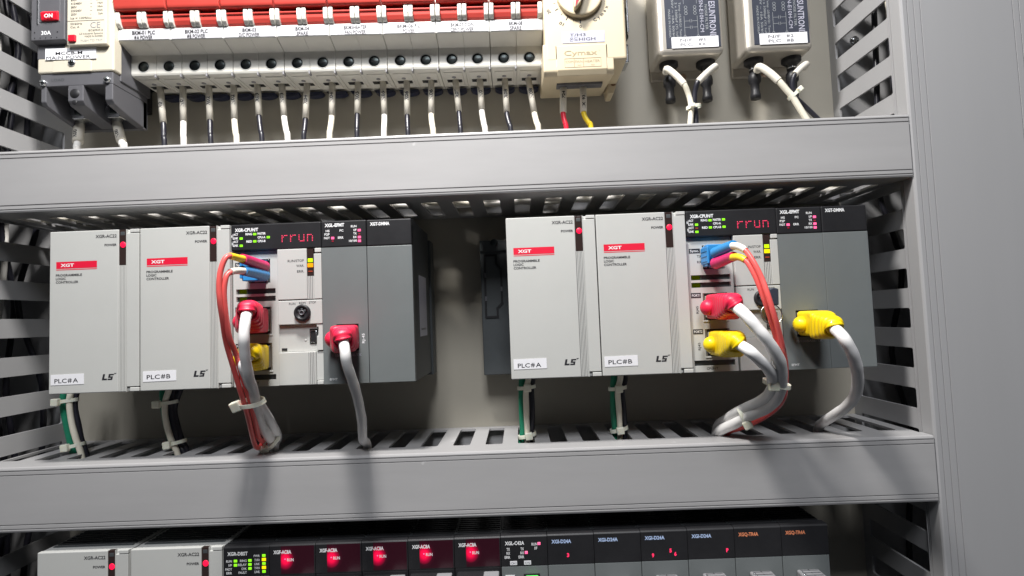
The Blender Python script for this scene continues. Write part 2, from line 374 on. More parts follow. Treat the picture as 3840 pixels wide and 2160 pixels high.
def make_power():
    o = thing('power_module', (0, 0, 0), '', 'power module', 'light grey power modules')
    d = M['mod']
    b = MB(); b.box(.25, 54.75, 1.4, 60, 0, 97.6, M['modw'], .5)
    b.box(47.2, 54.6, .25, 2, 2.9, 95.6, d, .3)                                   # right hand strip
    vents(b, 3, 52, 8, 56, 97.6, M['case']); b.build('body', o)
    c = MB(); c.box(.25, 42.4, 0, 3, 0, 98, d, .45); c.box(46.9, 47.3, .1, 3, 0, 98, d)
    c.box(42.4, 46.9, .55, 3, 0, 76.3, d); grooves_bars(c, 42.5, 46.8, .3, 76, 5, .5, d); c.build('front_door', o)
    t = MB(); t.box(49.2, 54.7, .05, 3, 95.9, 98, M['modw'], .3); t.build('latch', o)
    t = MB(); t.box(49.2, 54.7, .05, 3, .1, 2.4, M['modw'], .3); t.box(48.9, 49.2, .6, 3, .1, 2.9, M['ink']); t.box(48.9, 54.7, .6, 3, 2.45, 2.8, M['ink']); t.build('latch', o)
    k = MB(); k.box(42.5, 46.8, .3, 3, 76.2, 97.8, M['win'], .2); k.box(43.2, 46.1, .22, 1, 94.2, 96.6, M['case'], .3); k.build('indicator_window', o)
    l = MB(); l.ball((44.9, .25, 88.6), 1.75, M['lr'], (1, .25, 1.05)); l.build('power_lamp', o)
    y = -.06; p = MB()
    p.add([(4.3, y, 75.3), (29.2, y, 75.3), (29.2, y, 79.5), (4.3, y, 79.5)], [(0, 1, 2, 3)], M['red'])
    p.add([(4.3, y, 74.4), (29.2, y, 74.4), (29.2, y, 74.85), (4.3, y, 74.85)], [(0, 1, 2, 3)], M['red'])
    p.text('XGT', 7.0, y - .06, 76.4, 1.9, M['white'], width=8.2, bold=.03); p.build('brand_strip', o); p = MB()
    p.text('XGR-AC22', 41.2, y, 93.2, 1.95, M['ink'], al='r', width=12.9, bold=.022)
    p.text('POWER', 41.2, y, 88.0, 1.45, M['ink'], al='r', width=7.4, bold=.03)
    for i, (s_, wd) in enumerate((('PROGRAMMBLE', 16), ('LOGIC', 6.1), ('CONTROLLER', 13.8))): p.text(s_, 4.1, y, 70.6 - 2.12 * i, 1.45, M['ink'], width=wd, bold=.025)
    logo_ls(p, 32.4, y, 7.3, M['ink']); p.build('printing', o); return o
def sticker(parent, x0, x1, z0, z1, y, lines, cap, m=None, rot=.0, ink=None, bold=.012):
    s_ = MB(); m = m or M['paper']; cx, cz = (x0 + x1) / 2, (z0 + z1) / 2; c, sn = math.cos(rot), math.sin(rot)
    g = MB(); g.box(x0, x1, y - .18, y - .02, z0, z1, m)
    for t, x, z, wd in lines: g.text(t, x, y - .22, z, cap, ink or M['ink'], width=wd, bold=bold)
    g.v = [(cx + (a - cx) * c - (q - cz) * sn, b_, cz + (a - cx) * sn + (q - cz) * c) for a, b_, q in g.v]
    return g.build('name_sticker', parent)
def header(o, wd, h=16.0, ztop=98, edge=.7, depth=60):
    b = MB(); b.box(.12, wd - .12, 0, 5, ztop - h, ztop, M['black'], edge, 3); return b.build('header', o)
def leds(o, pts, m, sx=1.9, sz=1.35, name='indicator_lamp', y=-.05):
    for x, z in pts:
        l = MB(); l.box(x - sx / 2, x + sx / 2, y - .12, y + .3, z - sz / 2, z + sz / 2, m, .12, 1); l.build(name, o)
FONT5 = {'r': ['#.###', '##...', '#....', '#....', '#....'], 'u': ['#...#', '#...#', '#...#', '#...#', '.####'], 'n': ['####.', '#...#', '#...#', '#...#', '#...#']}
def make_cpu(master_b):
    o = thing('cpu_module', (0, 0, 0), '', 'cpu module')
    d = M['mod']; W = M['white']; K = M['ink']
    b = MB(); b.box(.2, 27.9, 4.2, 60, 0, 96, M['case']); b.box(27.6, 54.8, 4.2, 60, 0, 96, M['case'])
    vents(b, 3, 52, 8, 56, 96, M['case'])
    # left face panel with real openings, built as a frame of strips
    y0, y1 = 2.2, 4.4; xs = (.25, 27.6)
    op = [(9.6, 22.8, 62.2, 76.8), (1.9, 25.9, 55.7, 58.8), (1.9, 25.9, 51.1, 54.2), (8.4, 23.2, 31.2, 47.6), (8.6, 23.4, 9.4, 25.8), (1.2, 25.6, 3.7, 7.0)]
    z = 0
    for (xa_, xb, za_, zb) in sorted(op, key=lambda q: q[2]):
        b.box(xs[0], xs[1], y0, y1, z, za_, d); b.box(xs[0], xa_, y0, y1, za_, zb, d); b.box(xb, xs[1], y0, y1, za_, zb, d); z = zb
    b.box(xs[0], xs[1], y0, y1, z, 78.2, d)
    b.prism([(y0, 78.2), (y1, 78.2), (4.8, 82.1), (4.3, 82.1)], xs[0], xs[1], d)    # sloped bezel below the header
    for (xa_, xb, za_, zb) in (op[3], op[4]): b.box(xa_ - .5, xb + .5, y0 - .35, y0 + .1, za_ - 1.1, za_ - .35, M['modw'], .15)
    b.box(27.6, 55 - .2, 2.6, 4.4, 20, 36, d)                                        # recess with the service port
    b.box(29.2, 32.4, 2.3, 2.7, 20.6, 22.2, M['dark']); b.build('body', o)
    header(o, 55)
    for (xa_, xb, za_, zb) in (op[3], op[4]):
        j = MB(); j.box(xa_, xb, 4.42, 5.5, za_, zb, M['dark']); j.box(xa_ + .5, xa_ + .9, 2.4, 4.4, za_, zb, M['jackin']); j.box(xb - .9, xb - .5, 2.4, 4.4, za_, zb, M['jackin']); j.build('network_socket', o)
    j = MB(); j.box(9.6, 22.8, 4.42, 5.5, 62.2, 76.8, M['dark']); j.box(10.2, 22.2, 1.6, 4.4, 75.4, 76.4, M['steel'], .2)
    for x in (10.4, 19.8): j.box(x, x + 1.6, 1.4, 4.4, 63, 65.2, M['steel'], .2)
    j.box(13.2, 18.6, 1.8, 4.4, 62.8, 64.6, M['clear'], .2); j.build('fibre_socket', o)
    v = MB()
    for za_, zb in ((55.7, 58.8), (51.1, 54.2)): v.box(2.0, 25.8, 4.41, 4.5, za_, zb, M['dark']); v.box(3.0, 7.9, 4.2, 4.45, za_ + .2, zb - .2, M['lgd'])
    v.box(8, 8.4, 3, 4.5, 51.1, 54.2, M['case']); v.box(8, 8.4, 3, 4.5, 55.7, 58.8, M['case']); v.build('vent_slots', o)
    # right column
    c = MB(); c.box(28.1, 46.0, 0, 4, 51.2, 81.9, d, .4); c.box(50.2, 54.8, .1, 4, 51.2, 78.6, d, .3); c.box(46.0, 50.2, .55, 4, 51.2, 65.2, d)
    grooves_bars(c, 46.1, 50.1, 51.4, 65.1, 4, .5, d); c.build('upper_door', o)
    c = MB(); c.box(50.8, 54.8, 0, 4, 79.3, 81.9, M['modw'], .35); c.build('latch', o)
    c = MB(); c.box(28.1, 54.8, .1, 4, 36.2, 50.7, d, .4); c.text('RUN', 34.9, .02, 48.1, 1.35, K, width=3.8, bold=.0); c.text('REM', 41.0, .02, 48.3, 1.35, K, width=3.8, bold=.0); c.text('STOP', 47.0, .02, 48.5, 1.35, K, width=4.1, bold=.0)
    c.build('switch_panel', o)
    c = MB(); c.box(28.1, 50.6, .1, 4, .1, 19.8, d, .4); c.box(50.6, 54.8, 1.4, 4, 2.7, 19.8, d); grooves_bars(c, 46.3, 50.3, .4, 19.4, 4, .12, d); c.build('lower_door', o)
    c = MB(); c.box(51.0, 54.8, .1, 4, .1, 2.3, M['modw'], .3); c.build('latch', o)
    k = MB(); k.lathe((43.1, .1, 43.1), [(4.9, 0), (4.9, -1.5), (4.5, -2.0), (3.4, -2.0), (3.1, -1.3), (0, -1.3)], M['black'], seg=36)
    for a in (90, 35, 145): k.box(43.1 + 2.2 * math.cos(math.radians(a)) - .6, 43.1 + 2.2 * math.cos(math.radians(a)) + .6, -1.7, -1.2, 43.1 + 2.2 * math.sin(math.radians(a)) - .6, 43.1 + 2.2 * math.sin(math.radians(a)) + .6, M['case'], .15)
    k.lathe((43.1, -1.2, 43.1), [(1.6, 0), (1.6, -.8), (1.0, -.8), (1.0, -.1), (0, -.1)], M['dgrey'], seg=20); k.build('key_switch', o)
    u = MB(); u.box(46.2, 51.2, 2.2, 2.8, 24.4, 33.4, M['dark']); 
    u.sweep([Vector(p) for p in ((47.0, 2.0, 25.2), (50.2, 2.0, 25.2), (50.2, 2.0, 32.2), (47.0, 2.0, 32.2), (46.8, 2.0, 29))], lambda i, n: [(.25 * math.cos(t), .25 * math.sin(t)) for t in (0, 1.57, 3.14, 4.71)], M['steel'], n0=(0, 1, 0), closed=True)
    u.text('Y', 43.6, 2.5, 28.6, 2.6, M['modw'], al='c', bold=.02); u.ball((43.6, 2.5, 26.6), .7, M['modw'], (1, .3, 1)); u.build('service_port', o)
    u = MB(); u.prism([(51.1, 20.4), (54.7, 20.4), (54.7, 36.2), (51.1, 36.2), (51.1, 34.4), (52.2, 34.4), (52.2, 29), (51.1, 29)], .6, 3.5, M['modw'], ax='y', b=.2); u.build('port_cover', o)
    s_ = MB(); s_.box(46.1, 50.1, .2, 4, 65.3, 81.7, M['win'], .15); s_.build('indicator_window', o)
    leds(o, [(48.1, 74.6)], M['lyg'], 3.0, 2.3, y=.1); leds(o, [(48.1, 71.6)], M['ly'] if master_b else M['lo'], 3.4, 2.4, y=.1); leds(o, [(48.1, 67.9)], M['lerr'], 2.6, .7, y=.1)
    p = MB(); y = -.06
    p.text('XGR-CPUH/T', 2.6, y, 93.6, 2.0, W, width=14.2, bold=.04)
    for t, x, z, a, wd in (('ACT', 4.6, 91.3, 'r', 2.9), ('LINK', 4.6, 89.0, 'r', 3.0), ('ACT', 4.6, 86.9, 'r', 2.9), ('LINK', 4.6, 84.6, 'r', 3.0), ('RING', 13.1, 91.3, 'r', 4.0), ('RED', 13.1, 86.8, 'r', 3.5),
                        ('MASTER', 16.4, 91.4, 'l', 4.9), ('CPU-A', 16.4, 89.1, 'l', 4.8), ('CPU-B', 16.4, 86.8, 'l', 4.8), ('1', .5, 90.2, 'l', .5), ('2', .5, 85.7, 'l', .8)):
        p.text(t, x, y, z, 1.35, W, al=a, width=wd, bold=.03)
    for z in (89, 84.6): p.box(1.35, 1.55, y - .02, y, z, z + 3.4, W)
    p.text('RUN/STOP', 44.3, y, 73.9, 1.5, K, al='r', width=9.8, bold=.008); p.text('WAR.', 44.4, y, 70.8, 1.5, K, al='r', width=4.7, bold=.008); p.text('ERR.', 44.4, y, 67.4, 1.5, K, al='r', width=4.3, bold=.008)
    y = y0 - .06
    for x0_, x1_, z0_, z1_, t in ((1.5, 8.2, 72.2, 75.0, 'Sync.'), (1.3, 7.3, 44.9, 47.9, 'PORT1'), (1.4, 7.4, 22.9, 25.9, 'PORT2')):
        p.box(x0_, x1_, y - .05, y + .02, z0_, z1_, K); p.text(t, (x0_ + x1_) / 2, y - .1, z0_ + .75, 1.5, W, al='c', width=(x1_ - x0_) * .82, bold=.01)
    p.text('TX', 6.2, y, 69.5, 1.5, K, bold=.01); p.text('RX', 6.2, y, 66.0, 1.5, K, bold=.01)
    for z in (35.3, 13.2): p.text('RJ45', 5.4, y, z, 1.5, K, rot=math.pi / 2, width=4.6, bold=.008)
    p.text('CPUH/T', 8.4, y, 1.3, 1.5, K, width=7.0, bold=.008); p.build('printing', o)
    dm = MB()
    for i, ch in enumerate('rrun'):
        for r_, row in enumerate(FONT5[ch]):
            for c_, q in enumerate(row):
                if q == '#': x, z = 31.3 + i * 5.15 + c_ * .74, 90.2 - r_ * .92; dm.lathe((x, -.05, z), [(.31, 0), (.26, -.1), (0, -.12)], M['lpink'] if False else M['lrt'], seg=8)
    dm.build('status_display', o)
    L = [(6.4, 89.4), (6.4, 85.0), (14.7, 91.8), (14.7, 87.4)] + ([(22.9, 92.0), (23.0, 87.5)] if master_b else [(22.9, 89.6)])
    leds(o, L, M['lg']); 
    if master_b: leds(o, [(6.4, 87.2)], M['lerr'], 1.6, .8)
    return o
def grey_body(o, wd, h=16.0, door=True):
    b = MB(); b.box(.12, wd - .12, 3.5, 60, 0, 97.4, M['case']); b.prism([(5, 97.4), (60, 93.5), (60, 97.0), (5, 97.9)], .12, wd - .12, M['case'])
    vents(b, 1.5, wd - 1.5, 8, 56, 97.6, M['case']); b.box(.15, wd - .15, .1, 4, 0, 98 - h - .15, M['mgrey'], .3); b.build('body', o); return b
def make_efmt():
    o = thing('ethernet_module', (0, 0, 0), '', 'network module'); wd = 27.5; W = M['white']
    b = MB(); b.box(.12, wd - .12, 3.5, 60, 0, 97.4, M['case']); vents(b, 1.5, wd - 1.5, 8, 56, 97.4, M['case'])
    xa_, xb, za_, zb = 8.2, 21.6, 19.3, 35.4; z1 = 81.85
    b.box(.15, wd - .15, .1, 3.6, zb, z1, M['mgrey']); b.box(.15, wd - .15, .1, 3.6, 0, za_, M['mgrey'])
    b.box(.15, xa_, .1, 3.6, za_, zb, M['mgrey']); b.box(xb, wd - .15, .1, 3.6, za_, zb, M['mgrey']); b.build('body', o)
    header(o, wd)
    j = MB(); j.box(xa_, xb, 3.3, 3.6, za_, zb, M['dark']); j.box(xa_, xb, .6, 3.4, zb - .5, zb, M['dark']); j.build('network_socket', o)
    p = MB(); y = -.06; p.text('XGL-EFMT', 2.4, y, 94.4, 2.0, W, width=11.9, bold=.04)
    for t, x, z, a, w_ in (('HS', 5.3, 91.3, 'r', 2.3), ('P2P', 5.3, 89.2, 'r', 3.1), ('PADT', 5.3, 87.0, 'r', 3.4), ('PC', 11.4, 91.3, 'l', 2.3), ('ERR', 10.3, 87.0, 'l', 3.4),
                        ('RUN', 21.7, 93.6, 'r', 3.4), ('I/F', 21.7, 91.3, 'r', 1.8), ('TX', 21.7, 89.2, 'r', 2.0), ('RX', 21.7, 87.0, 'r', 2.1), ('10/100', 21.7, 84.8, 'r', 4.7)):
        p.text(t, x, y, z, 1.35, W, al=a, width=w_, bold=.02)
    p.text('RJ-45', 25.1, .02, 23.6, 1.6, W, rot=math.pi / 2, width=5.8, bold=.015); p.text('10/100BASE-TX', 7.4, .02, 16.2, 1.4, M['tape'], width=15.6, bold=.01)
    p.text('EFMT', 3.8, .02, 2.2, 1.3, W, width=4.6, bold=.01); p.build('printing', o)
    leds(o, [(7.1, 87.5), (23.3, 91.7), (23.3, 87.5), (23.3, 85.2)], M['lpink'], 1.9, 1.5); leds(o, [(23.3, 89.4), (7.1, 85.6)], M['lrd'], 1.2, .8); return o
def make_dmma():
    o = thing('dummy_module', (0, 0, 0), '', 'dummy module'); grey_body(o, 27.5); header(o, 27.5)
    p = MB(); p.text('XGT-DMMA', 2.4, -.06, 94.4, 2.0, M['white'], width=11.8, bold=.04); p.build('printing', o); return o
def base_board(x0, x1, z0, loc, label):
    o = thing('base_board', loc, label, 'base board', 'dark base boards behind the modules')
    b = MB(); b.box(x0, x1, 60.4, 74, z0, z0 + 95, M['case'], .6); b.box(x0, x1, 59.2, 60.6, z0 + 87.5, z0 + 95, M['case'], .3); b.build('board', o); return o
def place(o, loc, label, slope=0):
    o.location = Vector(loc) * S; o['label'] = label
    return o
Lx, Lz = 0.2, -.2
Rx, Ry, Rz = 277.5, 5.0, -1.9
Bx, By, Bz = -8.3, 3.0, -191.8
power = make_power()
L1 = place(power, (Lx, 0, Lz), 'light grey power module at far left of the left rack with PLC#A sticker')
L2 = dup(power, (Lx + 55.3, 0, Lz), 'light grey power module with PLC#B sticker, left rack beside the cpu module')
R1 = dup(power, (Rx, Ry, Rz), 'light grey power module with PLC#A sticker, first in the right rack beside the gap')
R2 = dup(power, (Rx + 55, Ry, Rz), 'light grey power module with PLC#B sticker, right rack beside the cpu module')
B1 = dup(power, (Bx, By, Bz), 'light grey power module cut off by the bottom edge, leftmost in the bottom row')
B2 = dup(power, (Bx + 56, By, Bz + .1), 'light grey power module cut off by the bottom edge, beside the module with green lamps')
sticker(L1, 1.6, 21.6, 5.4, 11.6, 0, [('PLC#A', 3.9, 6.6, 14.4)], 2.6, rot=.012)
sticker(L2, 2.0, 22.0, 5.5, 11.7, 0, [('PLC#B', 4.3, 7.0, 14.4)], 2.6, rot=.012)
sticker(R1, 1.9, 21.8, 5.9, 12.0, 0, [('PLC#A', 4.3, 6.9, 14.2)], 2.6, rot=.010)
sticker(R2, 1.6, 21.6, 5.5, 11.7, 0, [('PLC#B', 3.9, 7.0, 14.4)], 2.6, rot=.010)
cpuL = place(make_cpu(False), (Lx + 110.8, 0, Lz), 'two-column cpu module with red rrun display in the left rack, empty key switch')
cpuR = place(make_cpu(True), (Rx + 110, Ry, Rz), 'two-column cpu module with red rrun display in the right rack, key in its switch')
ef = make_efmt(); efL = place(ef, (Lx + 165.7, 0, Lz), 'grey ethernet module of the left rack with a red plug in its socket')
efR = dup(ef, (Rx + 164.7, Ry, Rz - .3), 'grey ethernet module of the right rack with a yellow plug in its socket')
for e in (efL, efR): e['group'] = 'grey ethernet modules'
for e in (cpuL, cpuR): e['group'] = 'cpu modules'
dm = make_dmma(); dmL = place(dm, (Lx + 193.2, 0, Lz - .2), 'blank grey dummy module at the right end of the left rack beside the gap')
dmR = dup(dm, (Rx + 192.1, Ry, Rz - .3), 'blank grey dummy module at the right end of the right rack beside the slotted duct')
for e in (dmL, dmR): e['group'] = 'blank dummy modules'
sk = MB(); sk.box(27.42, 27.52, 20, 46, 26, 65, M['tape'])
for i in range(5): sk.text('MADE IN KOREA' if i == 1 else 'DC5V 24V', 27.56, 23 + i * 3.2, 30, 1.2, M['inkg'], width=6, face='x')
sk.build('rating_label', dmL)
# base boards
o = base_board(-4, 222.3, -2.5, (0, 0, 0), 'dark base board hidden behind the left rack of modules')
o = base_board(257.6, 500, -4.3, (0, 0, 0), 'dark base board behind the right rack, its empty extension socket showing left')
k = MB(); out = [(260.8, 80), (268.8, 80), (268.8, 74), (272.2, 70), (272.2, 46), (268.8, 42.5), (268.8, 36.4), (260.6, 36.4)]
for i, (x, z) in enumerate(out):
    p, q = Vector((x, 0, z)), Vector((*out[(i + 1) % 8], 0)); q = Vector((q.x, 0, q.y)); d = (q - p).normalized(); nn = Vector((-d.z, 0, d.x)) * .75; p2, q2 = p - d * .7, q + d * .7
    k.prism([((p2 + nn).x, (p2 + nn).z), ((q2 + nn).x, (q2 + nn).z), ((q2 - nn).x, (q2 - nn).z), ((p2 - nn).x, (p2 - nn).z)], 59.7 + .05 * (i % 2), 60.6, M['dark'], ax='y')
for z in (66, 49.5, 56): k.box(260.2 if z != 56 else 271.5, 261.6 if z != 56 else 272.8, 59.6, 60.3, z - 1.6, z + 1.6, M['dgrey'])
k.build('extension_socket', o)
k = MB(); k.lathe((268, 58.5, 89), [(2.6, 2), (2.6, 0), (1.6, -.5), (0, -.5)], M['dsteel']); k.build('mounting_screw', o)

# ------------------------------------------------------------------ bottom row of narrow modules
def low_module(i, name, title, label, cat, ink='white', ttl_w=10.6):
    x = Bx + 111.5 + 27.42 * i; z = Bz + .1 + .13 * i
    o = thing(name, (x, By, z), label, cat); H = 17.6
    b = MB(); b.box(.12, 27.3, 3.5, 62, 0, 96.8, M['case'])
    vents(b, .8, 26.6, 6, 60, 96.8, M['black']); b.box(.15, 27.27, .1, 4, 0, 98 - H - .15, M['mgrey'] if name != 'analog_module' else M['black'], .3); b.build('body', o)
    h = MB(); h.prism([(0, 98 - H), (0, 96.9), (.5, 97.7), (1.5, 98), (6, 98), (6, 98 - H)], .12, 27.3, M['black'], b=.12); h.build('header', o)
    p = MB(); p.text(title, 2.5, -.06, 92.6, 2.05, M[ink], width=ttl_w, bold=.035); p.build('printing', o); return o, p
def extra_print(o, items, y=-.06, cap=1.35):
    p = MB()
    for t, x, z, a, wd, m in items: p.text(t, x, y, z, cap, m, al=a, width=wd, bold=.02)
    return p.build('printing', o)
W = M['white']
o, _ = low_module(0, 'redundancy_module', 'XGR-DBST', 'black-headed module with green and yellow status lamps in the bottom row', 'communication module', ttl_w=12.1)
extra_print(o, [('RUN', 5.2, 88.7, 'r', 3.4, W), ('I/F', 5.2, 86.4, 'r', 2.0, W), ('PADT', 5.2, 84.1, 'r', 3.9, W), ('ERR', 5.2, 81.9, 'r', 3.3, W), ('RING', 14.0, 88.8, 'r', 4, W), ('RELAY', 14.0, 86.5, 'r', 5.2, W),
                ('CHK', 14.0, 84.2, 'r', 3.2, W), ('FAULT', 14.0, 82.0, 'r', 4.9, W), ('PWR', 21.8, 91.4, 'r', 3.6, W), ('TX/RX', 21.8, 89.0, 'r', 3.3, W), ('LINK', 21.8, 86.7, 'r', 3.2, W), ('TX/RX', 21.8, 84.4, 'r', 3.3, W), ('LINK', 21.8, 82.2, 'r', 3.2, W)])
leds(o, [(7.3, 89.4), (7.3, 87.0), (15.9, 89.5), (15.9, 87.2), (15.9, 84.9), (24.2, 92.1), (24.2, 87.5), (24.2, 82.9)], M['lg'], 2.0, 1.5); leds(o, [(24.2, 89.8), (24.2, 85.2)], M['ly'], 2.4, 1.8)
sides = ['first, beside the module with green lamps', 'second from the left', 'third and middle one', 'fourth from the left', 'last, beside the module with CH1 and CH2 tags']
for i in range(5):
    o, _ = low_module(1 + i, 'analog_module', 'XGF-AC8A', 'analog module with glowing red RUN lamp, ' + sides[i], 'analog module'); o['group'] = 'black analog modules with red run lamps'
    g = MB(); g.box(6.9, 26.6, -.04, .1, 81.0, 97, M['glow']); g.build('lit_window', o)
    l = MB(); l.ball((9.4, -.05, 89.4), .42, M['lpink'], (1, .5, 1)); l.build('run_lamp', o)
    extra_print(o, [('RUN', 10.6, 88.2, 'l', 3.9, W)], y=-.12, cap=1.7)
    t = MB(); t.box(1.5, 26, -8, .1, 40, 78.6, M['black'], .6); t.box(17.2, 26.2, -11, -2, 60, 79.2, M['inkg'], .7); t.box(17.8, 25.6, -11.3, -9, 60, 76.5, M['clear'], .4); t.build('terminal_block', o)
o, _ = low_module(6, 'communication_module', 'XGL-C42A', 'narrow module with CH1 and CH2 tags and a lit green connector', 'communication module', ttl_w=11.4)
extra_print(o, [('TX', 5.4, 89.4, 'r', 2.0, W), ('RX', 5.4, 87.1, 'r', 2.1, W), ('ERR', 5.4, 84.8, 'r', 3.3, W), ('TX', 13.6, 89.4, 'r', 2.0, W), ('RX', 13.6, 87.1, 'r', 2.1, W), ('ERR', 13.6, 84.8, 'r', 3.3, W), ('RUN', 21.5, 91.9, 'r', 3.3, W), ('I/F', 21.5, 89.6, 'r', 1.7, W)], cap=1.6)
leds(o, [(22.6, 92.9), (14.9, 88.0)], M['lpink'], 1.7, 1.6)
for x, t in ((5.2, 'CH1'), (13.4, 'CH2')):
    g = MB(); g.box(x, x + 4.1, -.2, 0, 81.1, 83.3, M['paper']); g.text(t, x + 2.05, -.24, 81.6, 1.2, M['ink'], al='c', width=3, bold=.0); g.build('tag', o)
g = MB(); g.box(2.2, 7.6, -.2, .1, 72.5, 75.3, M['paper']); g.text('CH1', 4.9, -.24, 73.2, 1.4, M['ink'], al='c', width=4, bold=0); g.build('tag', o)
g = MB(); g.box(13.0, 22.4, -.5, .3, 62, 75.8, M['dark']); g.box(13.9, 21.6, -3, .2, 62, 75.0, M['tgreen'], .8); g.build('green_connector', o)
def pin_block(o, drop=0):
    t = MB(); t.box(7.5, 20.5, -26, .1, 30, 72.6 - drop, M['inkg'], 1.2, 3); t.box(9.0, 19.0, -24.5, -1.5, 40, 72.75 - drop, M['dgrey'], .2)
    t.box(13.7, 14.0, -26.05, -1, 40, 72.9 - drop, M['dark'])
    for k in range(7): t.box(9.6, 18.6, -23.5 + 3.1 * k, -21.9 + 3.1 * k, 70, 73.0 - drop, M['inkg']); t.ball((8.6, -22.8 + 3.1 * k, 72.7 - drop), .5, M['steel'])
    t.build('terminal_block', o)
din = [('with a lit red 3', [('3', 11.3)], 0), ('showing no lit digits', [], 1), ('with lit red 9, 5 and 6', [('9', 6.2), ('5', 16.6), ('6', 19.3)], 2), ('with a lit red P', [('P', 22.3)], 3)]
for d_, digs, i in din:
    o, _ = low_module(7 + i, 'input_module', 'XGI-D24A', 'grey input module ' + d_ + ' on its black header', 'input module', ink='blueink', ttl_w=11.6); o['group'] = 'input modules in the bottom row'
    for t, x in digs:
        g = MB(); zz = {'3': 84.6, '9': 82.6, '5': 85.0, '6': 83.0, 'P': 84.0}[t]; g.text(t, x, -.1, zz, 2.1, M['lrt'], width=1.35, bold=.05); g.build('lit_digit', o)
    pin_block(o, 0 if i > 0 else 3)
for i in range(2):
    o, _ = low_module(11 + i, 'output_module', 'XGQ-TR4A', ('grey output module with orange lettering, beside the input modules', 'grey output module with orange lettering, at the right end of the bottom row')[i], 'output module', ink='oink', ttl_w=11.6)
    o['group'] = 'output modules in the bottom row'; pin_block(o)
o = base_board(-14, 466, -196, (0, 0, 0), 'dark base board behind the bottom row of modules')

# ------------------------------------------------------------------ main breaker
o = thing('main_breaker', (-31, 18, 180), 'large cream and dark grey main circuit breaker with red ON rocker, top left', 'main breaker'); off = (-31, 18, 180)
C_, G_ = M['cream'], M['dgrey']
b = MB(); b.box(-30.6, 20.6, 25, 33, 209.4, 330, C_, 1.0); b.box(-30.2, 20.4, 32, 62, 205, 330, G_, .6); b.box(-30.8, -11.6, 24.9, 40, 218.6, 330, G_, .6); b.box(-24, 10, 61, 79.5, 200, 330, M['black'])
b.prism([(-20.5, 209.6), (-20.0, 217.5), (4.6, 217.6), (5.8, 216.6), (5.8, 209.6)], 24.7, 26, C_, ax='y', b=.3); b.build('body', o, loc=off)
b = MB(); b.prism([(18.5, 228.6), (18.5, 330), (26, 330), (26, 226.0)], -29.8, -7.3, G_, b=.5)
b.box(-24.2, -10.2, 18.2, 20, 240.6, 330, M['dgrey'], .3); b.box(-25.4, -24.8, 17.8, 19, 239.6, 330, M['steel']); b.build('toggle_housing', o, loc=off)
b = MB(); b.prism([(17.2, 241.4), (16.4, 246.4), (18, 248), (20, 241.0)], -22.2, -10.9, M['btnred'], b=.5); b.text('ON', -16.2, 16.3, 242.6, 2.6, M['white'], al='c', width=5.6, bold=.03)
b.v = [(x, y - .25, z) if i >= len(b.v) - len(text_geo('ON', .02)[0]) else (x, y, z) for i, (x, y, z) in enumerate(b.v)]; b.build('toggle', o, loc=off)
b = MB(); b.prism([(19, 224.7), (19, 330), (26, 330), (26, 224.4)], -6.2, 20.0, C_, b=.5); b.build('rating_plate', o, loc=off)
b = MB(); b.box(-4.6, .2, 17.6, 20, 226.8, 231.2, M['btnred'], .4); b.build('trip_button', o, loc=off)
p = MB(); y = 18.9; ik = M['inkg']
for i, (a, c) in enumerate((('690V', '2.5kA'), ('415/480V', '14kA'), ('380V', '18kA'), ('220/240V', '30kA'), ('250V', '5kA'))):
    z = 254.6 - 2.45 * i; p.text(a, -3.6, y, z, 1.5, M['ink'], xs=.9, bold=.01); p.text('~' if i < 4 else '-', 9.4, y, z, 1.5, M['ink'], bold=.01); p.text(c, 17.8, y, z, 1.5, M['ink'], al='r', xs=.9, bold=0)
p.text('Ics = 100%Icu', -3.8, y, 242.2, 1.5, M['ink'], width=14, bold=0); p.box(-6.4, 18.6, y - .03, y, 240.9, 241.1, M['ink'])
p.text('50/60Hz', -3.8, y, 238.4, 1.4, M['ink'], width=7.8, bold=0); p.text('Cat. A', -3.8, y, 236.2, 1.4, M['ink'], width=6, bold=0); p.text('CE', 9.4, y, 235.8, 4.2, M['inkg'], width=6.8, bold=.0)
p.text('IEC60947-2', 17.8, y, 233.6, 1.3, M['ink'], al='r', width=9.6, bold=0); p.text('LS Industrial Systems', 17.8, y, 231.5, 1.3, M['ink'], al='r', width=15.5, bold=0); p.text('MADE IN KOREA', 17.8, y, 229.6, 1.2, M['ink'], al='r', width=12, bold=0)
p.text('PUSH TO TRIP', 17.6, y, 226.7, 1.5, M['fadew'], al='r', width=14.5, bold=0)
p.text('30A', -19.6, 18.4, 232.2, 2.7, M['white'], al='c', width=6.6, bold=.02)
for k in range(5): p.ball((-27.2 + 3.7 * k, 18.4, 230.2), .3, M['black'])
for x in (-27.2, -12): p.ball((x, 18.4, 234), .4, M['black'])
p.build('printing', o, loc=off)
for ch in o.children:
    if ch.name.split('.')[0] in ('toggle_housing', 'toggle', 'rating_plate', 'trip_button', 'printing'): ch.location += Vector((-1.9, 2.6, 1.3)) * S
s_ = MB(); s_.box(-24.8, 9.4, 24.4, 24.6, 217.9, 225.6, M['paper']); s_.box(-24.8, 9.4, 24.3, 24.5, 217.9, 225.6, M['paper'])
s_.v = [(x, y, z - .008 * (x + 8)) for x, y, z in s_.v]
s_.text('MCCB-M', -17.8, 24.2, 221.1, 2.2, M['ink'], width=18, bold=.01); s_.text('MAIN POWER', -24.0, 24.2, 218.2, 2.2, M['ink'], width=29.5, bold=.0); s_.build('name_sticker', o, loc=off)
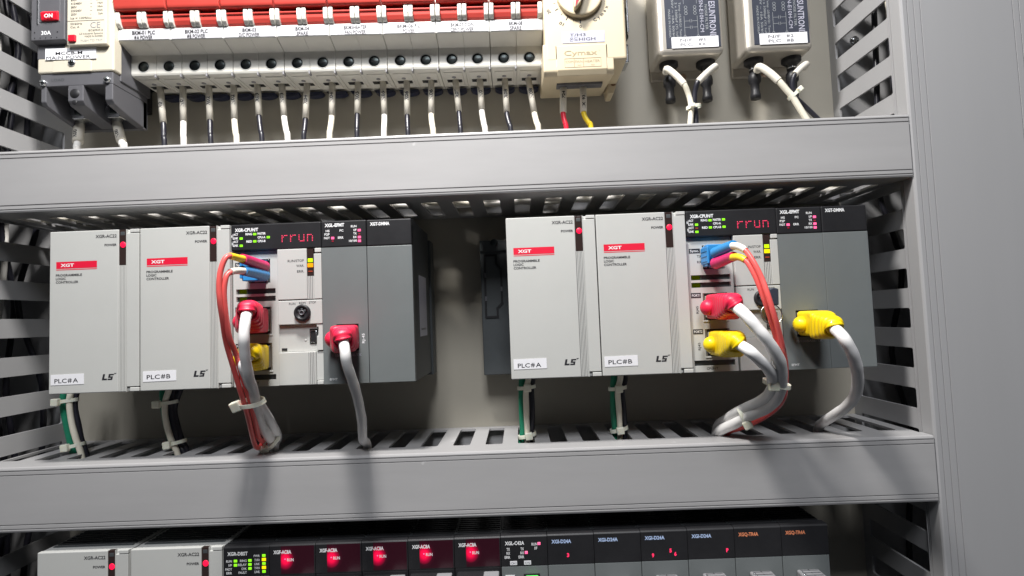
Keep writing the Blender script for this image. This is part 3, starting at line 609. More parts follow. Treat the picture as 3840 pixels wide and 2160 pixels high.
b = MB(); b.lathe((-7.2, 24.4, 215.6), [(2.5, 1), (2.5, -.1), (2.0, -.5), (0, -.5)], M['steel']); b.box(-7.5, -6.9, 23.7, 24.0, 213.9, 217.3, M['dsteel']); b.box(-8.9, -5.5, 23.7, 24.0, 215.3, 215.9, M['dsteel']); b.build('cover_screw', o, loc=off)
b = MB(); t0 = 209.2                                                              # grey terminal shroud with three fins
b.box(-29.4, 19.6, 26, 60, 200.6, t0, G_, .5)
for x0_, x1_ in ((-28.9, -25.4), (-10.8, -.4), (14.2, 19.4)):
    b.prism([(26, 200.8), (26, 190.2), (28, 187.6), (40, 184.5), (60, 180.6), (60, 200.8)], x0_, x1_, G_, b=.5)
b.box(-29.2, 19.4, 56, 60, 181, 201, G_); b.lathe((-6.2, 26.1, 195.2), [(3.3, 0), (3.2, -.2), (0, -.2)], M['dark'])
b.lathe((-6.4, 26.1, 189.2), [(1.7, 0), (1.5, -.2), (0, -.1)], M['dark']); b.text('LOAD', -21.8, 25.9, 204.0, 1.9, M['case'], width=8.6, bold=0); b.build('terminal_shroud', o, loc=off)
for x, z in ((-27.0, 203.0), (16.0, 203.4)):
    b = MB(); b.lathe((x, 25.8, z), [(2.1, 1), (2.1, -1.2), (1.7, -1.7), (0, -1.7)], M['steel']); b.box(x - 1.5, x + 1.5, 23.9, 24.15, z - .25, z + .25, M['dsteel']); b.box(x - .25, x + .25, 23.9, 24.15, z - 1.5, z + 1.5, M['dsteel']); b.build('shroud_screw', o, loc=off)
for u_, v_ in ((306, 436), (436, 430)):
    q = at(u_, v_, 47); x, z = q.x, q.z
    b = MB(); b.prism([(x - 6.4, z + 9), (x + 6.4, z + 9), (x + 6.4, z + 1), (x + 4.2, z - 3), (x - 4.2, z - 3), (x - 6.4, z + 1)], 44, 54, M['steel'], ax='y', b=.6); b.box(x - 2, x + 2, 42.6, 45, z - .5, z + 3.5, M['dsteel'], .8); b.build('terminal_clamp', o, loc=off)

# ------------------------------------------------------------------ branch breakers (origin: lower left corner of the name strip, front)
def make_mcb():
    o = thing('branch_breaker', (0, 0, 0), '', 'circuit breaker', 'row of eight branch breakers with red levers'); wd = 35.65; Wt = M['bwhite']
    b = MB()
    for k in range(2):
        x0_, x1_ = .08 + k * 17.8, 17.75 + k * 17.8
        b.prism([(0, -.3), (0, 7.8), (3.2, 8.3), (3.2, 90), (48, 90), (48, -18), (40, -19.2), (14.2, -19.2), (12.8, -18.6), (12.2, -17.2), (12.2, -4.4), (2.0, -.9)], x0_, x1_, Wt, b=.25)
        cx = (x0_ + x1_) / 2
        # raised cheeks either side of the lever
        for xa_ in (x0_ + .1, x1_ - 3.0): b.prism([(-1.4, 8.2), (-3.4, 10.2), (-4.2, 13), (-4.2, 17.8), (4, 17.8), (4, 8.2)], xa_, xa_ + 2.9, Wt, b=.5)
        # lower skirt with cable openings
        b.box(x0_ + 2.2, x1_ - 2.2, 17, 38, -20.0, -19.1, Wt, .3); b.box(x0_ + 3.6, x1_ - 3.6, 27.5, 31.5, -20.3, -19.9, M['dark']); b.lathe((cx, 23.5, -20.0), [(1.5, 0), (1.5, -.3), (0, -.3)], M['inkg'], ax='z', seg=14)
        b.box(x1_ - 1.0, x1_, 12.0, 16, -20.2, -17.6, M['inkg'], .15)
    b.build('body', o)
    n = MB(); n.box(.1, wd, -.5, 1.5, -.2, 7.9, M['modw'], .25); n.build('name_strip', o)
    for k in range(2):
        cx = 8.9 + k * 17.8; t = MB(); t.lathe((cx, 12.2, -12.4), [(4.3, .05), (4.3, -.12), (3.75, -.15), (3.75, .0)], M['modw'], seg=28); t.lathe((cx, 12.15, -12.4), [(3.75, -.02), (0, -.02)], M['dark'], seg=28)
        t.lathe((cx + .3, 12.1, -12.6), [(2.9, 0), (2.6, -.12), (0, -.12)], M['dsteel'], seg=22); t.box(cx - 2, cx + 2.4, 11.85, 11.95, -12.9, -12.4, M['dark']); t.build('terminal_screw', o)
    for k in range(2):
        x0_ = 3.2 + k * 17.8; t = MB(); t.prism([(1.5, 8.4), (-.9, 9.4), (-2.2, 12), (-2.6, 14.6), (-3.4, 14.8), (-3.6, 15.6), (3, 20), (3, 8.4)], x0_, x0_ + 11.3, M['lred'], b=.2); t.build('lever_drum', o)
    t = MB(); t.prism([(-2.4, 18.6), (-4.4, 18.2), (-5.6, 19.0), (-6.2, 20.4), (-7.6, 27), (-7.2, 28.4), (-6, 28.8), (-4, 28.6), (2, 25), (2, 19)], .6, 35.2, M['lred'], b=.5, seg=3); t.build('lever_bar', o)
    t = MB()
    for k in range(2): t.prism([(8.9 + k * 17.8 + 7.4 * math.cos(a), -20.6 - 3.2 * math.sin(a)) for a in [math.pi * q / 10 for q in range(11)]], 41, 47.5, M['scallop'], ax='y')  # dark navy half-round pieces below the back of the body, one per pole
    t.build('scallop_strip', o); return o
mcb = make_mcb(); names = [('BKM-01 PLC', '#A POWER'), ('BKM-02 PLC', '#B POWER'), ('BKM-03', 'D/C POWER'), ('BKM-04', 'SPARE'), ('BKM5HEATER', 'FAN POWER'), ('BKM-06 F.L', 'POWER'), ('BKM-07 CON', 'CENT POWER'), ('BKM-08', 'SPARE')]
dd = ['for PLC A power, leftmost of the eight', 'for PLC B power, second of the eight', 'for D/C power', 'marked spare, in the middle of the row', 'for heater fan power', 'for F.L power', 'for concent power', 'marked spare, rightmost beside the thermostat']
bk = []
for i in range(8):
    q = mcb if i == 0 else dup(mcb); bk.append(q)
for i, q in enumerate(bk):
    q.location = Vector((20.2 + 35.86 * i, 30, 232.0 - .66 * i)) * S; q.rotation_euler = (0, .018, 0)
    q['label'] = 'two pole breaker with red lever ' + dd[i] 
    s_ = MB(); s_.box(.8, 35.0, -.75, -.55, .3, 6.9, M['striptape'])
    a, c = names[i]; ws = .93; s_.text(a, 17.6, -.95, 3.7, 2.6, M['ink'], al='c', width=1.55 * len(a), bold=.022); s_.text(c, 17.6, -.95, .4, 2.6, M['ink'], al='c', width=1.55 * len(c), bold=.022); s_.build('name_sticker', q)
rl = MB(); rl.box(-34, 310, 77.5, 79.7, 217, 252, M['steel']); rl.build('mounting_rail', loc=(-34, 78, 217), label='zinc mounting rail behind the row of branch breakers', category='mounting rail')

# ------------------------------------------------------------------ marked wires below the breakers
def wire(name, top, mid, bot, r, m, txt, label, cat='wire', group=None, rs=2.15, z_in=128, sleeve='sleeve', flip=False, cap=2.1, start=.45):
    top, mid, bot = Vector(top), Vector(mid), Vector(bot); o = thing(name, mid, label, cat, group)
    end = bot + (bot - mid) * .35; end.z = min(end.z, z_in)
    j = MB(); j.tube([top, mid, mid * .35 + bot * .65 + Vector((0, -.3, 0)), bot, end], r, m); j.build('insulation', o, loc=mid)
    s_ = MB(); ax = (mid - top).normalized()
    s_.lathe((0, 0, 0), [(rs * .75, -.0), (rs, 0), (rs, 1), (rs * .75, 1)], M[sleeve], ax='z', seg=20)
    L = (mid - top).length; rot = ax.to_track_quat('Z', 'Y').to_matrix()
    s_.v = [tuple(top + rot @ Vector((v[0], v[1], v[2] * L))) for v in s_.v]
    s_.tube_text(txt, mid, top, rs, cap, M['ink'], flip, start=start); s_.build('marker_sleeve', o, loc=mid); return o
c2 = crop(400, 0, .3864); c3 = crop(1200, 0, .4142)
WL = [(c2, 'R01', (520, 850), (550, 1190), (560, 1400)), (c2, 'N01', (740, 830), (745, 1180), (748, 1395)), (c2, 'R02', (990, 820), (1003, 1165), (1010, 1375)), (c2, 'N02', (1232, 810), (1240, 1160), (1262, 1370)),
      (c2, 'R03', (1462, 805), (1478, 1120), (1507, 1360)), (c2, 'N03', (1700, 815), (1722, 1130), (1757, 1350)), (c2, 'R04', (1945, 815), (1930, 1150), (1913, 1345)), (c2, 'N04', (2190, 810), (2185, 1125), (2163, 1340)),
      (c3, 'R05', (345, 740), (338, 1030), (335, 1240)), (c3, 'N05', (570, 735), (583, 1040), (580, 1235)), (c3, 'R06', (785, 720), (790, 1040), (797, 1225)), (c3, 'N06', (1008, 720), (1007, 1030), (1027, 1220)),
      (c3, 'R07', (1225, 715), (1258, 1010), (1274, 1210)), (c3, 'N07', (1447, 715), (1465, 1000), (1498, 1205)), (c3, 'R08', (1673, 710), (1690, 1015), (1728, 1190)), (c3, 'N08', (1884, 705), (1940, 1020), (1979, 1180))]
for i, (c, t, a, m_, q) in enumerate(WL):
    Yw = 60; blk = t[0] == 'R'
    wire('black_wire' if blk else 'white_wire', c(a[0], a[1], Yw - 1), c(m_[0], m_[1], Yw - 3), c(q[0], q[1], Yw - 7), 1.75 if blk else 2.05, M['wblack'] if blk else (M['wwhite'] if i % 4 == 1 else M['wcream']), t,
         ('black' if blk else 'white') + ' wire with beige marker sleeve reading ' + t + ' below the breaker row', group='marked wires below the breakers', rs=2.25, cap=2.6, start=.38)
c4 = crop(1980, 0, .414)
wire('red_wire', c4(320, 755, 42), c4(318, 1020, 41), c4(348, 1175, 40), 1.75, M['wred'], 'P24', 'red wire with marker sleeve reading P24 below the thermostat', rs=2.3)
wire('yellow_wire', c4(498, 755, 42), c4(503, 1015, 41), c4(572, 1165, 40), 1.75, M['wyellow'], '1X1931', 'yellow wire with marker sleeve reading 1X1931 below the thermostat', rs=2.3, start=.12)
c1 = crop(0, 0, .4142)
wire('white_wire', c1(722, 1095, 55), c1(704, 1290, 48), c1(697, 1360, 46), 2.3, M['wwhite'], 'R00', 'white wire sleeve reading R00 hanging from the left clamp of the main breaker', rs=3.3, cap=2.6, start=.12)
wire('white_wire', c1(1053, 1095, 55), c1(1100, 1280, 48), c1(1122, 1340, 46), 2.3, M['wwhite'], 'N00', 'white wire sleeve reading N00 hanging from the right clamp of the main breaker', rs=3.1, flip=False, cap=2.6, start=.08)

# ------------------------------------------------------------------ thermostat
off = (307, 20, 177); o = thing('thermostat', off, 'cream thermostat with a round dial and red pointer beside the breaker row', 'thermostat'); T = M['therm']
b = MB(); b.box(307.2, 360.6, 20, 76, 199.8, 300, T, 1.8, 3)
b.prism([(20.1, 212), (20.1, 193.6), (22.6, 191.0), (76, 198.6), (76, 212)], 305.8, 351.8, T, b=.9)
b.box(315.5, 346.5, 37, 44, 191.6, 193.6, M['dgrey'], .2); b.build('body', o, loc=off)
b = MB(); b.prism([(19.6, 210.2), (19.6, 194.2), (21.4, 190.9), (34, 192.2), (34, 210)], 314.8, 347.0, T, b=.35); b.box(314.4, 347.4, 20.02, 20.3, 210.3, 211.2, M['inkg']); b.box(314.2, 314.7, 20.0, 20.3, 196, 210.4, M['cream']); b.box(347.1, 347.5, 20.0, 20.3, 196, 210.4, M['cream']); b.build('terminal_cover', o, loc=off)
p = MB(); y = 19.45; em = mat('embossed_cream', (.36, .29, .18), .5)
p.text('Cymax', 319.4, y, 203.6, 3.3, em, width=21.5, bold=.01); p.text('o', 342.0, y, 205.8, 1.1, em, bold=0)
for x0_, x1_ in ((319.6, 325.8), (325.8, 331.8), (331.8, 343.2)):
    for s in ((x0_, x1_, 195.6, 195.8), (x0_, x1_, 201.4, 201.6), (x0_, x0_ + .2, 195.6, 201.6), (x1_ - .2, x1_, 195.6, 201.6)): p.box(s[0], s[1], y, y + .1, s[2], s[3], em)
p.text('COM', 320.3, y, 198.6, 1.7, em, width=4.9, bold=0); p.text('FAN', 326.5, y, 198.6, 1.7, em, width=4.6, bold=0); p.text('HEATER', 332.6, y, 198.6, 1.7, em, width=9.8, bold=0); p.text('NO', 328.0, y, 196.4, 1.1, em, bold=0); p.text('NO', 336.6, y, 196.4, 1.1, em, bold=0)
y = 19.94; cx, cz = 331.0, 243.5
for k, t in enumerate(('0', '10', '20', '30', '40')):
    for h_ in (0, 1):
        a = math.radians(-90 - 30 * k - 15 * h_); r0, r1 = 16.2, (18.6 if not h_ else 17.6); ca, sa = math.cos(a), math.sin(a); wv = .36 if not h_ else .2
        p.add([(cx + r0 * ca - wv * sa, y, cz + r0 * sa + wv * ca), (cx + r0 * ca + wv * sa, y, cz + r0 * sa - wv * ca), (cx + r1 * ca + wv * sa, y, cz + r1 * sa - wv * ca), (cx + r1 * ca - wv * sa, y, cz + r1 * sa + wv * ca)], [(0, 1, 2, 3)], M['ink'])
    a = math.radians(-90 - 30 * k); p.text(t, cx + 22.0 * math.cos(a), y, cz + 20.6 * math.sin(a) - 1.0, 2.1, M['ink'], al='c', width=1.6 * len(t), bold=.03) if k == 0 else p.text(t, cx + 22.0 * math.cos(a) + .9 * math.sin(a), y, cz + 20.8 * math.sin(a) - 1.2 * math.cos(a), 2.1, M['ink'], width=1.6 * len(t), al='c', rot=a + math.pi / 2 + math.pi, bold=.03)
for i, ch in enumerate('Cymax'):
    a = math.radians(-60 + 8.6 * i); p.text(ch, cx + 20.2 * math.cos(a), y, cz + 20.2 * math.sin(a), 2.3 if i == 0 else 2.2, M['ink'], al='c', rot=a + math.pi / 2, bold=.04, xs=.95)
p.build('printing', o, loc=off)
d = MB(); d.lathe((cx, 20, cz), [(15.0, 0), (14.8, -2.6), (14.4, -3.1), (13.6, -3.3), (0, -3.35)], T, seg=64, smooth=False)
u = Vector((math.cos(math.radians(72)), 0, math.sin(math.radians(72)))); v = Vector((-u.z, 0, u.x))
gv = [Vector((cx, 0, cz)) + u * a * 12.8 + v * b_ for a, b_ in ((-1, .6), (-.6, 2.6), (.6, 2.6), (1, .6), (1, -.6), (.6, -2.6), (-.6, -2.6), (-1, -.6))]
d.prism([(g_.x, g_.z) for g_ in gv], 11.6, 18, T, ax='y', b=.9); d.build('dial', o, loc=off)
d = MB(); P0 = Vector((cx, 0, cz)); a_, b_, c_ = P0 - u * 12.7, P0 - u * 7.2 + v * 1.0, P0 - u * 7.2 - v * 1.0
d.prism([(a_.x, a_.z), (b_.x, b_.z), (c_.x, c_.z)], 11.3, 11.7, M['btnred'], ax='y'); d.build('pointer', o, loc=off)
s_ = MB(); s_.box(318.7, 346.4, 19.75, 19.95, 211.9, 219.6, M['tape']); s_.text('T/H3', 323.6, 19.7, 216.2, 2.0, M['ink'], width=10.4, bold=.005); s_.text('온도', 323.4, 19.7, 213.1, 2.2, M['ink'], width=5.6, bold=.0); s_.text('HIGH', 329.6, 19.7, 213.2, 2.1, M['ink'], width=10.6, bold=.005); s_.build('name_sticker', o, loc=off)
e = MB(); e.prism([(352.6, 206), (360.8, 206), (359.6, 198), (357.6, 193.2), (353.8, 193.2)], 58, 74, T, ax='y', b=.8); e.lathe((357.6, 57.9, 200.4), [(2.0, 0), (1.8, -.15), (0, -.1)], mat('screw_brown', (.16, .08, .04), .4)); e.build('mounting_ear', o, loc=off)
e = MB(); e.box(361.0, 365.4, 38, 52, 206, 219, M['steel'], .6); e.box(361.2, 364.6, 36, 50, 224, 244, M['dsteel'], .8); e.box(364.6, 366.0, 36, 46, 226, 300, M['steel'], .4); e.lathe((362.6, 34, 222), [(2.3, 3), (2.3, 0), (0, -.2)], M['dsteel']); e.build('side_spring', o, loc=off)

# ------------------------------------------------------------------ noise filters and their wiring
def noise_filter(x0, x1, zb, label, l1, l2):
    off = (x0, 48, zb); o = thing('noise_filter', off, label, 'noise filter', 'metal noise filters'); F = M['filt']; w_ = x1 - x0
    b = MB(); b.box(x0, x1, 46, 76, zb, 320, F, 3.4, 5); b.box(x0 + 2, x1 - 2, 76, 79.8, zb - 5, 320, F, .5)
    b.lathe((x0 + w_ * .55, 76, zb - 3.4), [(2.6, 0), (2.6, -.8), (1.5, -1.6), (0, -1.6)], mat('screw_copper_tint', (.45, .33, .26), .3, metal=.8)); b.build('case', o, loc=off)
    y = 45.7; p = MB(); px0, px1 = x0 + 5.6, x1 - 2.6; pz = zb + 4.5
    p.box(px0, px1, y, 46.2, pz, 320, M['navy']); p.build('name_plate', o, loc=off)
    q = MB(); y -= .06; N_ = M['fadew']; cxp = px0
    q.text('ESUNTRONIX', px1 - 7.0, y, 250.8, 4.4, M['tape'], rot=-math.pi / 2, width=27.6, bold=.01); q.text('NOISE FILTER', px1 - 9.9, y, 248.6, 1.8, N_, rot=-math.pi / 2, width=18, bold=0); q.text('SN-E10H-CM', px1 - 13.6, y, 252, 2.7, M['tape'], rot=-math.pi / 2, width=23, bold=0)
    for j, (t, ln) in enumerate((('Temp -25/85/21 Temp 45 C', 32), ('2 x 3300pF (Y) 1uF (X2)', 32), ('250V ~ 10A 50/60Hz', 34), ('MADE IN KOREA', 20))): q.text(t, px1 - 28.0 - j * 2.5, y, 251 + (j == 2) * 4 - (j == 3) * 5, 1.5, N_, rot=-math.pi / 2, width=ln, bold=0)
    def ln(a, b_, c, d_): q.box(min(a, c) - .11, max(a, c) + .11, y - .02, y, min(b_, d_) - .11, max(b_, d_) + .11, N_)
    xa_, xb, zc = px1 - 24.5, px1 - 15.4, zb
    for x in (xa_, xb):
        ln(x, zc + 13, x, zc + 27); ln(x, zc + 36, x, zc + 60)
        for k in range(3): q.lathe((x + (1.4 if x == xa_ else -1.4), y, zc + 29 + 2.2 * k), [(1.1, 0), (.85, 0)], N_, seg=12, caps=False)
        q.lathe((x, y, zc + 12.6), [(.9, 0), (.65, 0)], N_, seg=12, caps=False)
    for z in (zc + 19, zc + 23.5, zc + 42): ln(xa_, z, (xa_ + xb) / 2 - .6, z); ln((xa_ + xb) / 2 + .6, z, xb, z); ln((xa_ + xb) / 2 - .6, z - 1, (xa_ + xb) / 2 - .6, z + 1); ln((xa_ + xb) / 2 + .6, z - 1, (xa_ + xb) / 2 + .6, z + 1)
    q.build('printing', o, loc=off)
    s_ = MB(); sx0, sx1 = x0 + 9.2, x1 - 4.3; s_.box(sx0, sx1, 45.3, 45.5, zb + 4.2, zb + 12.0, M['paper'])
    for t, z in ((l1, 8.6), (l2, 5.4)): 
        a, c = t.split(); s_.text(a, sx0 + 6, 45.25, zb + z, 2.2, M['dgrey'], width=8.6, bold=.01); s_.text(c, sx0 + 18.6, 45.25, zb + z, 2.2, M['dgrey'], width=5.0, bold=.01)
    s_.build('name_sticker', o, loc=off)
    for x in (x0 + 10.5, x1 - 9.0):
        s_ = MB(); s_.lathe((x, 60, zb), [(6.6, .2), (6.6, -2.6), (5.6, -3.4), (5.2, -3.8), (3.6, -3.8), (3.2, -9), (0, -9)], M['black'], ax='z'); s_.lathe((x, 60, zb - 6), [(2.6, 0), (3.4, -.2), (3.4, -1.6), (2.6, -1.8), (2.4, -4), (3.2, -4.3), (3.2, -5.3), (0, -5.4)], M['steel'], ax='z', seg=16)
        s_.build('bushing', o, loc=off)
        s_ = MB(); s_.lathe((x, 60, zb - 11), [(2.6, 2), (4.1, 0), (4.4, -2.5), (4.2, -5.5), (3.0, -7), (2.9, -12), (3.6, -15), (3.4, -17.5), (0, -17)], M['black'], ax='z', seg=20); s_.build('rubber_boot', o, loc=off)
    return o
noise_filter(388, 434, 213.8, 'metal noise filter beside the thermostat, sticker reads N/F #1', 'N/F #1', 'PLC #A')
noise_filter(449, 495.5, 213.8, 'metal noise filter beside the right duct, sticker reads N/F #2', 'N/F #2', 'PLC #B')
c5 = crop(2380, 0, .3175)
def swire(name, sl, pts, r, m, txt, label, rs=2.3, flip=False):
    a, b_ = [c5(*p) for p in sl]; P = [b_] + [c5(*p) for p in pts]; o = thing(name, b_, label, 'wire', 'wires of the noise filters')
    j = MB(); j.tube([a * .3 + b_ * .7] + P, r, m); j.build('insulation', o, loc=b_)
    s_ = MB(); mid = (a + b_) / 2 + Vector((0, -.6, .5)); s_.tube([a + Vector((0, 4, -1)), a, mid, b_], rs, M['sleeve'], seg=18, n=5)
    s_.tube_text(txt, b_ * .75 + a * .25, a, rs + .2, 2.3, M['ink'], flip, start=.12); s_.build('marker_sleeve', o, loc=b_); return o
swire('white_wire', ((385, 815, 50), (585, 995, 44)), [(640, 1130, 46), (668, 1260, 46), (662, 1380, 46), (655, 1470, 46), (650, 1560, 46)], 1.9, M['wcream'], 'N01', 'cream wire with bent sleeve from the first noise filter', flip=False)
swire('black_wire', ((950, 785, 50), (745, 970, 44)), [(712, 1090, 46), (705, 1230, 47), (722, 1350, 48), (725, 1470, 48), (725, 1560, 48)], 1.8, M['wblack'], 'R01', 'black wire with slanted sleeve reading R01 from the first noise filter')
swire('white_wire', ((1475, 790, 50), (1700, 955, 44)), [(1790, 1060, 44), (1860, 1140, 44), (1930, 1250, 44), (2010, 1380, 44), (2060, 1460, 44), (2100, 1540, 46)], 2.1, M['wcream'], '', 'thick cream wire slanting from the second noise filter into the duct', rs=2.6)
swire('black_wire', ((2025, 760, 50), (1890, 880, 46)), [(1862, 990, 47), (1890, 1130, 48), (1985, 1230, 48), (2120, 1360, 48), (2200, 1440, 48), (2250, 1520, 48)], 1.6, M['wblack'], 'R02', 'black wire with short sleeve from the second noise filter')

# ------------------------------------------------------------------ cable ties
def tie(c, axis, ra, rb, label, head=(-1, -.6), side=None, hs=2.4, group='white nylon cable ties', lean=0):
    """band of half sizes ra (sideways) and rb (front to back) round a bundle at c; axis = direction of the bundle"""
    c = Vector(c); t = Vector(axis).normalized(); a = Vector((1, 0, 0)) if abs(t.x) < .8 else Vector((0, 0, 1)); a = (a - t * a.dot(t)).normalized()
    f = t.cross(a);  f = f if f.y < 0 else -f
    o = thing('cable_tie', c, label, 'cable tie', group); N = 32; pts = []
    for k in range(N): th = 2 * math.pi * k / N; pts.append(c + a * ra * math.cos(th) + f * rb * math.sin(th) + t * lean * math.cos(th))
    vs = []; fs = []
    for k, p in enumerate(pts):
        n = (p - c).normalized()
        for u_, v_ in ((.55, 1.15), (.55, -1.15), (-.25, -1.15), (-.25, 1.15)): vs.append(p + n * u_ + t * v_)
    for k in range(N):
        for e in range(4): fs.append((k * 4 + e, k * 4 + (e + 1) % 4, ((k + 1) % N) * 4 + (e + 1) % 4, ((k + 1) % N) * 4 + e))
    b = MB(); b.add(vs, fs, M['nylon'], False); b.build('strap', o, loc=c)
    h = MB(); h.box(-hs, hs, -1.7, 1.7, -hs, hs, M['nylon'], .6); hc = c + a * ra * head[0] + f * rb * abs(head[1]) + f * 1.6 + t * lean * head[0]
    mt = Matrix((a, -f, a.cross(-f))).transposed()
    h.v = [tuple(hc + mt @ Vector(v)) for v in h.v]
    h.build('tie_head', o, loc=c); return o
tie(c5(695, 1265, 46), (0, 0, 1), 4.6, 2.8, 'cable tie round the two wires of the first noise filter', hs=1.4, head=(-.4, -.9), lean=.8)
tie(c5(1875, 1120, 45), (1, 0, -1.2), 4.2, 3.2, 'cable tie round the slanting wires of the second noise filter', hs=1.7, head=(.9, -.6))

# ------------------------------------------------------------------ power leads under the racks
def lead(name, cr, pts, r, m, label, group):
    P = [cr(*p) for p in pts]; dz = P[-1] - P[-2]; P = [P[0] + Vector((0, 8, 12))] + P + [P[-1] + dz.normalized() * 9 + Vector((0, 0, -5))]
    b = MB(); b.tube(P, r, m, wob=.03); return b.build(name, loc=P[1], label=label, category='wire', group=group)
ca = crop(1820, 1300, .276); cb = crop(0, 1200, .3864); cc = crop(0, 1240, .414)
def bundle(cr, g, w_, k_, t1, t2, where, Y=40, rg=1.75):
    G = 'power leads hanging below the racks'
    lead('green_wire', cr, [(x, y, Y) for x, y in g], 2.1, M['wgreen'], 'green earth wire ' + where, G)
    lead('white_wire', cr, [(x, y, Y - 3) for x, y in w_], 1.85, M['wcream'], 'cream supply wire ' + where, G)
    for j, kk in enumerate(k_): lead('black_wire', cr, [(x, y, Y + 1.5 * j) for x, y in kk], 1.9, M['wblack'], ('black supply wire ' if len(k_) == 1 else ('left black supply wire ', 'right black supply wire ')[j]) + where, G)
    tie(cr(*t1, Y - 1), (0, 0, 1), 5.6, 4.3, 'upper cable tie on the leads ' + where, head=(t1_h[0], -.9), lean=.5); tie(cr(*t2, Y - 1), (.12, 0, -1), 5.6, 4.3, 'lower cable tie on the leads ' + where, head=(t1_h[1], -.9), lean=-.5)
t1_h = (.1, .2)
bundle(ca, [(500, 400), (492, 560), (497, 900), (510, 1150), (488, 1290)], [(590, 400), (553, 600), (557, 900), (570, 1150), (575, 1270)], [[(650, 400), (625, 560), (637, 850), (628, 1100), (610, 1250)]], (560, 550), (570, 1200), 'below the PLC#A module of the right rack')
t1_h = (.0, .0)
bundle(ca, [(1745, 370), (1738, 560), (1738, 850), (1760, 1080), (1770, 1210)], [(1840, 370), (1800, 600), (1815, 850), (1828, 1100), (1830, 1210)], [[(1900, 420), (1862, 600), (1878, 850), (1895, 1080), (1890, 1200)]], (1795, 560), (1815, 1120), 'below the PLC#B module of the right rack')
t1_h = (-.75, -.5)
bundle(cb, [(625, 700), (617, 850), (645, 1000), (685, 1190), (722, 1330)], [(690, 700), (675, 820), (697, 1000), (740, 1160), (785, 1290)], [[(745, 700), (725, 850), (755, 1000), (785, 1150), (830, 1280)]], (665, 780), (735, 1215), 'below the PLC#A module of the left rack', rg=1.8)
t1_h = (-.8, -.6)
bundle(cc, [(1480, 520), (1478, 640), (1500, 800), (1540, 960), (1590, 1110)], [(1535, 520), (1492, 680), (1510, 850), (1555, 1000), (1600, 1095)], [[(1580, 520), (1550, 700), (1575, 850), (1625, 1040), (1660, 1090)], [(1640, 520), (1580, 700), (1605, 850), (1650, 1000), (1690, 1080)]], (1525, 650), (1605, 1010), 'below the PLC#B module of the left rack')

# ------------------------------------------------------------------ network cables
def boot(o, base, end, m, out, loc):
    """rubber boot: square at the socket, ribbed, tapering onto the cable; base/end world points, out = direction leaving"""
    base, end, out = Vector(base), Vector(end), Vector(out).normalized(); L = (end - base).length
    P = smooth_path([base, base + Vector((0, -L * .30, 0)) + (end - base) * .06, base * .42 + end * .58 + Vector((0, -1, 0)), end - out * 2.5, end], 30); n = len(P); SEG = 24
    def sec(i, nn):
        t = i / (nn - 1); k = max(0, (t - .42) / .58) ** 1.15; a = 6.7 * (1 - k) + 4.0 * k; b_ = 7.4 * (1 - k) + 3.9 * k; ex = .30 * (1 - k) + 1 * k
        if t > .40 and t < .93: rr = .93 if (t * 13) % 1 < .42 else 1.02; a *= rr; b_ *= rr
        if i == 0: a *= .9; b_ *= .9
        q = []
        for s_ in range(SEG):
            th = 2 * math.pi * s_ / SEG; c, sn = math.cos(th), math.sin(th); q.append((a * math.copysign(abs(c) ** ex, c), b_ * math.copysign(abs(sn) ** ex, sn)))
        return q
    b = MB(); b.sweep(P, sec, m, n0=(1, 0, 0)); b.ball(base + Vector((-7.2, -5.5, -.5)), 4.6, m, (1, 1.05, 1.05)); b.box(base.x - 7.8, base.x - 3, base.y - 9, base.y - .2, base.z - 4.2, base.z + 3.4, m, 1.2); return b.build('boot', o, loc=loc)
def net_cable(base, end, pts, m, label, r=2.75, name='network_cable', flat=1, txt=None):
    end = Vector(end); P = [Vector(p) for p in pts]; out = (P[1] - end).normalized() if len(P) > 1 else Vector((0, -1, 0)); o = thing(name, base, label, 'network cable', 'white network cables with coloured plugs')
    out = (P[0] - end).normalized()
    boot(o, base, end, m, out, base)
    j = MB(); j.tube([end - out * 4] + [end] + P, r, M['cable'], seg=20, n=8, wob=.035, flat=flat); j.build('jacket', o, loc=base)
    k = MB(); k.box(base[0] - 5.7, base[0] + 5.7, base[1] - .5, base[1] + 8, base[2] - 6.6, base[2] + 6.6, M['clear'], .5); k.build('plug', o, loc=base); return o
cd3 = crop(800, 1200, .3864); cr3 = crop(2500, 1200, .3882); cr2 = crop(2500, 740, .414); cz4 = crop(840, 1060, .276); cz3 = crop(840, 830, .2001); cl2 = crop(780, 780, .414)
lc = Vector((Lx + 110.8, 0, Lz)); rc = Vector((Rx + 110, Ry, Rz))
# left rack
net_cable(lc + Vector((16.0, -.6, 39.4)), cz4(312, 415, -33), [cz4(290, 520, -38), cz4(272, 720, -40), cz4(278, 920, -38), cz4(305, 1120, -34), cz4(345, 1320, -28), cd3(392, 700, -19), cd3(415, 860, -9), cd3(462, 1010, 2), cd3(535, 1130, 14), cd3(590, 1215, 26), cd3(600, 1240, 40) + Vector((0, 0, -14))],
          M['bootr'], 'white network cable with red boot in PORT1 of the left cpu module')
net_cable(lc + Vector((16.0, -.6, 17.6)), cz4(340, 1010, -27), [cz4(262, 1120, -31), cd3(330, 560, -26), cd3(375, 690, -16), cd3(440, 800, -6), cd3(520, 920, 4), cd3(580, 1030, 14), cd3(625, 1130, 24), cd3(600, 1210, 34), cd3(560, 1225, 44) + Vector((0, 0, -14))],
          M['booty'], 'white network cable with yellow boot in PORT2 of the left cpu module', r=2.6)
